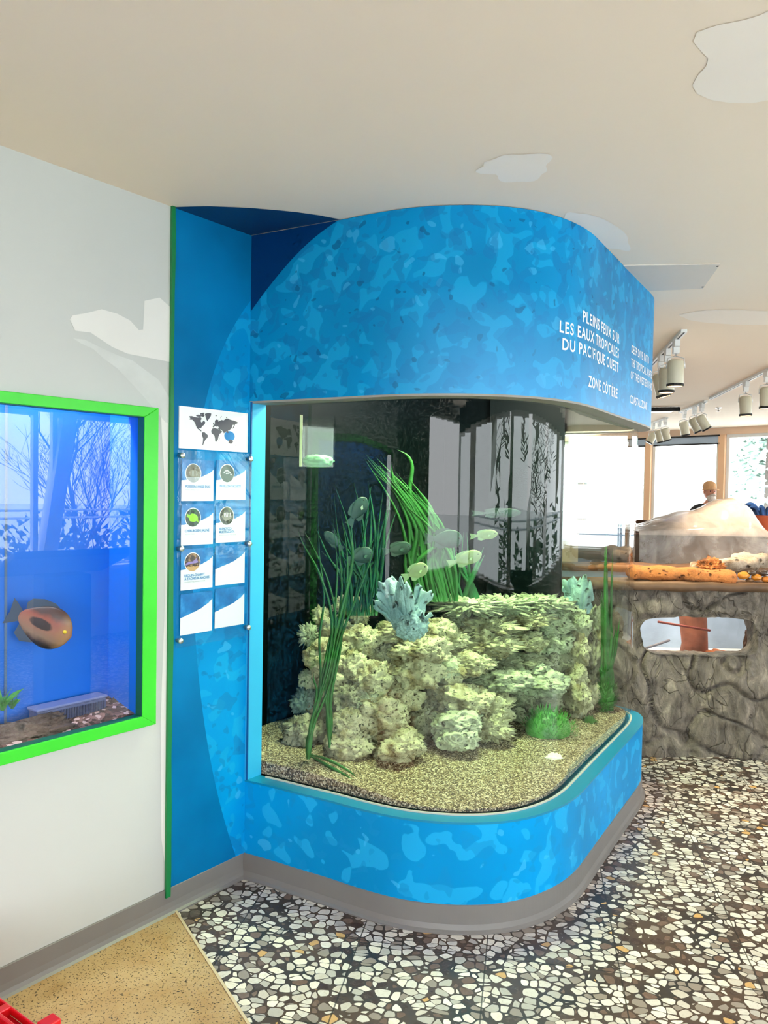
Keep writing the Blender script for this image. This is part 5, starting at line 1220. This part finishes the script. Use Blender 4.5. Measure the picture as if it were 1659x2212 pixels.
zl=ZT+.055
def lp(px,py,D): return atd(px,py,D)
log([lp(1352,1236,4.74),lp(1430,1238,4.72),lp(1510,1243,4.70),lp(1592,1250,4.69)],.052,M_log,'long orange driftwood log on the front rim of the touch pool',1)
log([lp(1490,1228,4.98),lp(1545,1222,4.96),lp(1600,1218,4.95),lp(1640,1220,4.94)],.05,M_loggrey,'grey-white driftwood log behind the long orange one',2)
log([lp(1580,1208,5.2),lp(1620,1210,5.2),lp(1665,1212,5.2),lp(1720,1214,5.2)],.055,M_loggrey,'pale driftwood log running off the right edge of the picture',3)
o=rock_obj('orange_sponge',lp(1537,1222,4.86),.075,.06,.042,44,M_log,.4,knob=.3); tag(o,'lumpy orange sponge-like piece on top of the long driftwood log','sponge')
for i,(px,py,r,lab) in enumerate([(1606,1243,.030,'golden brown flat pebble at the end of the long log'),(1622,1237,.022,'dark pebble between the golden pebble and the pale log'),(1634,1247,.026,'amber pebble low on the pool rim near the right edge'),(1648,1238,.024,'dark brown pebble near the right edge, upper one'),(1655,1251,.024,'orange pebble at the right edge of the picture on the rim'),(1619,1254,.02,'small brown pebble below the golden one')]):
    p=atd(px,py,4.72); p.z=max(p.z,ZT+.012); o=rock_obj('pebble',p,r*1.2,r,r*.8,70+i,plain('wet_pebble',lin([(196,130,50),(70,54,40),(190,120,40),(60,46,38),(200,120,50),(110,80,56)][i]),.15,0,.2,20),.15,sub=3); tag(o,lab,'pebble',group='wet pebbles on the pool rim')
# ------------------------------------------------------------------ covered second pool behind
cp=empty('second_pool',(0,0,0)); tag(cp,'brown box-shaped pool behind the rock pool, covered with clear plastic sheeting','pool')
DB=6.9; a=atd(1364,1200,DB); b_=atd(1657,1200,DB)
ZB=atd(1500,1153,DB).z
mb=MB(); mb.box((a.x-.1,DB,0),(b_.x,DB+1.5,ZB-.012)); mb.build('pool_body',plain('brown_grey_pool_side',lin((92,72,56)),.7,0,.3,3,.3),cp)
for i,(x0,x1) in enumerate(((a.x-.1,a.x+.62),)):
    pass
mb=MB(); mb.box((a.x-.14,DB-.03,ZB-.012),(b_.x+.03,DB+1.53,ZB+.0)); mb.build('pool_top',M_wood,cp)
def sheet_mat(lo=.45,hi=.85):
    m=bpy.data.materials.new('translucent_plastic_sheet'); m.use_nodes=True; n=m.node_tree; n.nodes.clear()
    o=N(n,'ShaderNodeOutputMaterial'); t=N(n,'ShaderNodeBsdfTransparent'); d=N(n,'ShaderNodeBsdfPrincipled'); d.inputs['Base Color'].default_value=(.96,.93,.88,1); d.inputs['Roughness'].default_value=.18
    tr=N(n,'ShaderNodeBsdfTranslucent'); tr.inputs[0].default_value=(.95,.86,.76,1); m1=N(n,'ShaderNodeMixShader'); m1.inputs[0].default_value=.55; m2=N(n,'ShaderNodeMixShader')
    n.links.new(d.outputs[0],m1.inputs[1]); n.links.new(tr.outputs[0],m1.inputs[2])
    tc=N(n,'ShaderNodeTexCoord').outputs['Object']; f=nz(n,tc,5,4,.6,.5); n.links.new(ramp(n,f,[(.35,(lo,)*3),(.7,(hi,)*3)]),m2.inputs[0])
    n.links.new(t.outputs[0],m2.inputs[1]); n.links.new(m1.outputs[0],m2.inputs[2]); n.links.new(m2.outputs[0],o.inputs['Surface']); return m
M_sheet=sheet_mat()
sa=atd(1376,1200,DB); sb=atd(1660,1200,DB); NX,NY=120,60; vs=[]
def heap(x,y):
    # heap height over the pool top, peak toward the right
    px=829.5+FPX*x/(y)  # approximate photo column, used only to shape the heap once
    u=(x-sa.x)/(sb.x-sa.x); v=(y-DB)/1.5
    xs=[0,.16,.305,.45,.56,.644,.737,.847,.93,1.0]; hs=[0,.04,.13,.18,.20,.235,.285,.325,.24,.08]
    k=max(i for i in range(9) if xs[i]<=min(max(u,0),.999)); f=(min(max(u,0),1)-xs[k])/(xs[k+1]-xs[k]); g=hs[k]+(hs[k+1]-hs[k])*f
    hgt=g*math.exp(-((v-.17)/(.13 if v<.17 else .4))**2)
    return max(0,hgt)+.022*noise.noise(Vector((x*4,y*4,1)))*(.5+hgt*5)+.012*noise.noise(Vector((x*9+y*6,y*8,2)))
for i in range(NX+1):
    x=sa.x+(sb.x-sa.x)*i/NX
    for j in range(NY+1):
        if j<24:   # skirt with folds
            t=1-j/24; z=ZB+.02-t*(ZB-.42); fold=.035*abs(math.sin(x*9+1.5*noise.noise(Vector((x*2,0,0)))+t*.8))**.6*t**.5+.02*noise.noise(Vector((x*6,t*3,4)))*t
            y=DB-.035-fold-.03*t; xx=x
        else:
            v=(j-24)/(NY-24); y=DB-.03+v*1.5; z=ZB+.015+heap(x,y); xx=x
        vs.append(Vector((xx,y,z)))
fs=[(i*(NY+1)+j,(i+1)*(NY+1)+j,(i+1)*(NY+1)+j+1,i*(NY+1)+j+1) for i in range(NX) for j in range(NY)]
o=mk('plastic_sheet',vs,fs,M_sheet,None,True,mats=[sheet_mat(.12,.55)],fm=[1 if (q%NY)<23 else 0 for q in range(len(fs))]); m_=o.modifiers.new('s','SOLIDIFY'); m_.thickness=.003; tag(o,'crumpled clear plastic sheet draped over the second pool and heaped at the right','plastic sheet')
p0=atd(1560,1148,DB+.35); p1=atd(1620,1118,DB+.35)
r_=empty('cardboard_box',Vector((p0.x,DB+.35,ZB))); tag(r_,'cardboard box under the plastic sheet on the second pool','box')
mb=MB(); mb.box((0,0,.004),(p1.x-p0.x,.26,max(.12,p1.z-ZB))); mb.build('carton',plain('peach_cardboard',lin((226,176,140)),.8),r_,bevel=.003)
mb=MB(); mb.box((-.002,.11,max(.12,p1.z-ZB)),(p1.x-p0.x+.002,.15,max(.12,p1.z-ZB)+.002)); mb.build('packing_tape',plain('brown_tape',lin((190,140,96)),.4),r_)
# red-brown branch along the left of the second pool top
log([atd(1372,1127,DB+1.2),atd(1420,1131,DB+1.1),atd(1465,1134,DB+1.0),atd(1500,1131,DB+.9)],.03,M_wood,'dark red-brown branch lying along the back of the second pool',6)
# orange tub with blue leaves at the right edge
p=atd(1660,1130,8.2); r_=empty('flower_tub',Vector((p.x,p.y,0))); tag(r_,'orange tub with blue leaves at the right edge behind the plastic','plant tub')
zt_=atd(1650,1113,8.2).z
mb=MB(); mb.lathe([(0,0),(.12,0),(.17,zt_-.02),(.18,zt_),(.17,zt_),(.16,zt_-.04),(0,zt_-.05)],24); mb.build('tub',plain('orange_tub',lin((226,110,70)),.5,0,.15,4),r_,True)
mb=MB(); rnd=random.Random(2)
for i in range(26):
    a=rnd.uniform(0,6.28); L=rnd.uniform(.08,.17); q=Vector((math.cos(a),math.sin(a),0)); blade(mb,[(q.x*.1,q.y*.1,zt_-.04),(q.x*(.1+L*.4),q.y*(.1+L*.4),zt_+L*.6),(q.x*(.1+L),q.y*(.1+L),zt_+L*.7)],.04)
mb.build('blue_leaves',plain('blue_leaves',lin((80,130,200)),.5),r_,True)
# ------------------------------------------------------------------ bearded man
def skinfig(name,J,E,mat,par,sub=2,root=0):
    me=bpy.data.meshes.new(name); me.from_pydata([Vector(p) for p,r in J],E,[]); o=bpy.data.objects.new(name,me); COL.objects.link(o)
    s=o.modifiers.new('skin','SKIN'); s.use_smooth_shade=True
    for i,(p,r) in enumerate(J):
        q=me.skin_vertices[0].data[i]; q.radius=(r if isinstance(r,tuple) else (r,r)); q.use_root=(i==root)
    u=o.modifiers.new('sub','SUBSURF'); u.levels=sub; u.render_levels=sub
    me.materials.append(mat)
    if par: o.parent=par
    return o
mp0=atd(1533,1069,10.4); man=empty('person',Vector((mp0.x,mp0.y,0)),.05); tag(man,'bearded man in a tan cap and black t-shirt standing behind the plastic heap','person')
M_skin=plain('skin',lin((214,150,122)),.5,0,.06,20); M_shirt=plain('black_cotton_shirt',(.012,.012,.014),.85); M_jean=plain('dark_trousers',lin((50,54,66)),.8); M_hair=plain('grey_white_beard',lin((214,200,188)),.9,0,.12,60); M_cap=plain('tan_cap_cloth',lin((196,150,104)),.8,0,.1,20)
# local frame: facing -Y (towards the camera)
def F(x,y,z): return (x,y,z)
J=[(F(0,0,.95),(.15,.11)),(F(0,0,1.15),(.16,.115)),(F(0,.01,1.33),(.18,.12)),(F(0,.01,1.44),(.13,.09)),(F(0,.0,1.50),.062),(F(0,-.005,1.56),.058),
(F(.10,0,.88),.095),(F(.11,-.01,.50),.062),(F(.11,.02,.12),.045),(F(.11,-.08,.05),.042),(F(-.10,0,.88),.095),(F(-.11,-.01,.50),.062),(F(-.11,.02,.12),.045),(F(-.11,-.08,.05),.042),
(F(.205,.01,1.40),.062),(F(.27,.0,1.14),.044),(F(.24,-.14,.94),.032),(F(.225,-.19,.90),(.03,.018)),(F(-.205,.01,1.40),.062),(F(-.27,0,1.14),.044),(F(-.24,-.14,.94),.032),(F(-.225,-.19,.90),(.03,.018))]
E_=[(0,1),(1,2),(2,3),(3,4),(4,5),(0,6),(6,7),(7,8),(8,9),(0,10),(10,11),(11,12),(12,13),(3,14),(14,15),(15,16),(16,17),(3,18),(18,19),(19,20),(20,21)]
for s,b in ((1,17),(-1,21)):
    hx,hy,hz=J[b][0]
    for k in range(5):
        ox=(-.022+.013*k)*s; L=(.05,.062,.068,.062,.05)[k] if k<5 else .05
        if k==0: p1=(hx-.03*s,hy-.02,hz+.005); p2=(hx-.04*s,hy-.045,hz-.015)
        else: p1=(hx+ox,hy-.035,hz-.02); p2=(hx+ox,hy-.04,hz-.02-L*.6)
        i=len(J); J+= [(p1,.009),(p2,.008)]; E_+= [(b,i),(i,i+1)]
# head: icosphere-shaped and joined to the neck by its own chain
bodyo=skinfig('body',J,E_,M_skin,man)
bm=bmesh.new(); bmesh.ops.create_icosphere(bm,subdivisions=5,radius=1)
for v in bm.verts:
    n0=v.co.normalized(); x,y,z=n0*1
    X=.076*x; Y=.098*y; Z=.118*z
    if z<0: X*=1-.28*z*z; Y*=1-.10*z*z
    fr_=max(0,-y)
    # brow, eye sockets, nose, lips, chin
    for ex in (-.36,.36):
        d2=((x-ex)/.17)**2+((z-.02)/.10)**2; Y+=.010*math.exp(-d2)*fr_
    Y-=.022*math.exp(-((x/.12)**2))*math.exp(-(((z+.14)/.15)**2))*fr_
    Y-=.010*math.exp(-((x/.10)**2))*math.exp(-(((z-.02)/.14)**2))*fr_
    Y-=.006*math.exp(-((x/.5)**2))*math.exp(-(((z-.16)/.06)**2))*fr_
    Y-=.006*math.exp(-((x/.26)**2))*math.exp(-(((z+.42)/.05)**2))*fr_; Y+=.004*math.exp(-((x/.28)**2))*math.exp(-(((z+.48)/.02)**2))*fr_
    Y-=.008*math.exp(-((x/.3)**2))*math.exp(-(((z+.78)/.14)**2))*fr_
    v.co=Vector((X,Y,Z+1.655))
me=bpy.data.meshes.new('head'); bm.to_mesh(me); bm.free(); me.materials.append(M_skin)
for p in me.polygons: p.use_smooth=True
hd_=bpy.data.objects.new('head',me); COL.objects.link(hd_); hd_.parent=man
for s in (-1,1):
    mb=MB(); M=Matrix.Translation((s*.079,.006,1.652))@Matrix.Diagonal((.35,.75,1.15,1)); mb.lathe([(.026*math.cos(a),.026*math.sin(a)) for a in [-1.5,-.9,-.3,.3,.9,1.5]],12,M); x=mb.build('ear',M_skin,None,True); x.parent=hd_
    mb=MB(); mb.lathe([(.011*math.cos(a),.011*math.sin(a)) for a in [-1.5,-.9,-.3,.3,.9,1.5]],10,Matrix.Translation((s*.029,-.078,1.660))); x=mb.build('eye',M_dark,None,True); x.parent=hd_
    mb=MB(); mb.box((s*.029-.018,-.094,1.676),(s*.029+.018,-.084,1.683)); x=mb.build('eyebrow',M_hair,None); x.parent=hd_
bd=rock_obj('beard',Vector((0,-.050,1.566)),.058,.050,.056,5,M_hair,.12,sub=4); bd.parent=man
mb=MB(); mb.tube([(-.042,-.088,1.598),(-.02,-.106,1.612),(0,-.11,1.615),(.02,-.106,1.612),(.042,-.088,1.598)],[.008,.012,.012,.012,.008],8); mb.build('moustache',M_hair,man,True)
mb=MB(); M=Matrix.Translation((0,.012,1.70))@Matrix.Diagonal((1,1.15,1,1)); mb.lathe([(.086,-.02),(.088,.01),(.084,.045),(.066,.078),(.035,.096),(0,.10)],24,M); cp_=mb.build('cap',M_cap,man,True)
mb=MB(); vs=[]
for i in range(13):
    a=math.pi*(1.0+i/12); 
    for r_2,z in ((.082,1.698),(.125,1.688)): vs.append(Vector((math.cos(a)*r_2*.92,math.sin(a)*r_2*1.25+.012,z-.008*abs(math.cos(a)))))
mb.add(vs,[(2*i,2*i+1,2*i+3,2*i+2) for i in range(12)]); x=mb.build('cap_brim',M_cap,None,True,solid=.006); x.parent=cp_
J2=[(F(0,0,.93),(.165,.125)),(F(0,0,1.15),(.172,.127)),(F(0,.01,1.33),(.192,.132)),(F(0,.01,1.44),(.145,.10)),(F(0,.005,1.485),.072),(F(.205,.01,1.40),.075),(F(.25,.0,1.20),.066),(F(-.205,.01,1.40),.075),(F(-.25,0,1.20),.066)]
skinfig('t_shirt',J2,[(0,1),(1,2),(2,3),(3,4),(3,5),(5,6),(3,7),(7,8)],M_shirt,man)
J3=[(F(0,0,.98),(.168,.125)),(F(0,0,.90),(.165,.12)),(F(.10,0,.82),.105),(F(.11,-.01,.50),.075),(F(.11,.02,.10),.06),(F(-.10,0,.82),.105),(F(-.11,-.01,.50),.075),(F(-.11,.02,.10),.06)]
skinfig('trousers',J3,[(0,1),(1,2),(2,3),(3,4),(1,5),(5,6),(6,7)],M_jean,man)
# ------------------------------------------------------------------ console stand behind the camera (mirrored in the wall tank)
q=sd(.85,2.9,0); cs=empty('console_stand',q,YAW+.15); tag(cs,'slanted-top information console facing the wall tank, seen only mirrored','console')
M_con=plain('grey_blue_console',lin((90,110,130)),.4)
mb=MB(); mb.box((-.17,-.10,0),(.17,.12,.95)); mb.build('pedestal',M_con,cs,bevel=.01)
mb=MB(); mb.add([(-.42,-.28,.92),(.42,-.28,.92),(.42,.28,1.10),(-.42,.28,1.10),(-.42,-.28,.97),(.42,-.28,.97),(.42,.28,1.15),(-.42,.28,1.15)],[(3,2,1,0),(4,5,6,7),(0,1,5,4),(1,2,6,5),(2,3,7,6),(3,0,4,7)]); mb.build('slanted_top',M_con,cs,bevel=.008)
mb=MB(); mb.add([(-.36,-.22,.991),(.36,-.22,.991),(.36,.22,1.133),(-.36,.22,1.133)],[(0,1,2,3)]); mb.build('screen',plain('dark_screen',(.02,.02,.025),.1),cs)
# ------------------------------------------------------------------ red crate edge, bottom left
Zc=.34
ra=onz(-60,2108,Zc); rb=onz(92,2222,Zc); dr=(rb-ra); dr.z=0; dr.normalize(); nr=Vector((dr.y,-dr.x,0))
if nr.dot(Vector((1,1,0)))>0: nr=-nr
cq=empty('red_crate',Vector((ra.x,ra.y,0))); tag(cq,'red plastic crate with a black inside, its corner rim at the bottom left','crate')
M_red=plain('red_plastic',lin((214,16,26)),.3,0,.1,10)
LL=(rb-ra).length+.5; q0=ra-dr*.25
def cbox(nm,t0,t1,n0,n1,z0,z1,mat,bev=.003):
    v=[Vector((q0+dr*t+nr*n_)[:2]+(z,)) if False else Vector(((q0+dr*t+nr*n_).x,(q0+dr*t+nr*n_).y,z)) for z in (z0,z1) for (t,n_) in ((t0,n0),(t1,n0),(t1,n1),(t0,n1))]
    mb=MB(); mb.add(v,[(3,2,1,0),(4,5,6,7),(0,1,5,4),(1,2,6,5),(2,3,7,6),(3,0,4,7)]); o=mb.build(nm,mat,None,bevel=bev); o.parent=cq; o.matrix_parent_inverse=Matrix.Translation(-cq.location); return o
cbox('wall',0,LL,.028,.034,.0,Zc-.01,M_red); cbox('outer_rim',0,LL,0,.006,Zc-.02,Zc,M_red); cbox('inner_rim',0,LL,.030,.040,Zc-.018,Zc+.002,M_red); cbox('rim_channel',0,LL,.004,.034,Zc-.024,Zc-.020,M_red)
for t in (.10,.27,.42,.60): cbox('rim_rib',t,t+.022,.002,.032,Zc-.022,Zc+.001,M_red)
cbox('end_wall',LL-.006,LL,.03,.55,0,Zc-.01,M_red); cbox('far_wall',0,LL,.55,.556,0,Zc-.01,M_red); cbox('near_wall',0,.006,.03,.55,0,Zc-.01,M_red)
cbox('bottom',0,LL,.03,.55,.0,.01,M_dark); cbox('black_lining',.01,LL-.01,.041,.047,.01,Zc-.03,M_dark)
tb_=onz(112,2205,Zc-.0); t_=(tb_-q0).dot(dr); n_=(tb_-q0).dot(nr)
cbox('corner_tab',t_-.015,t_+.02,n_-.012,n_+.03,Zc-.06,Zc+.008,M_red)
for o in list(bpy.data.objects):
    if o.name.startswith('t.') : pass
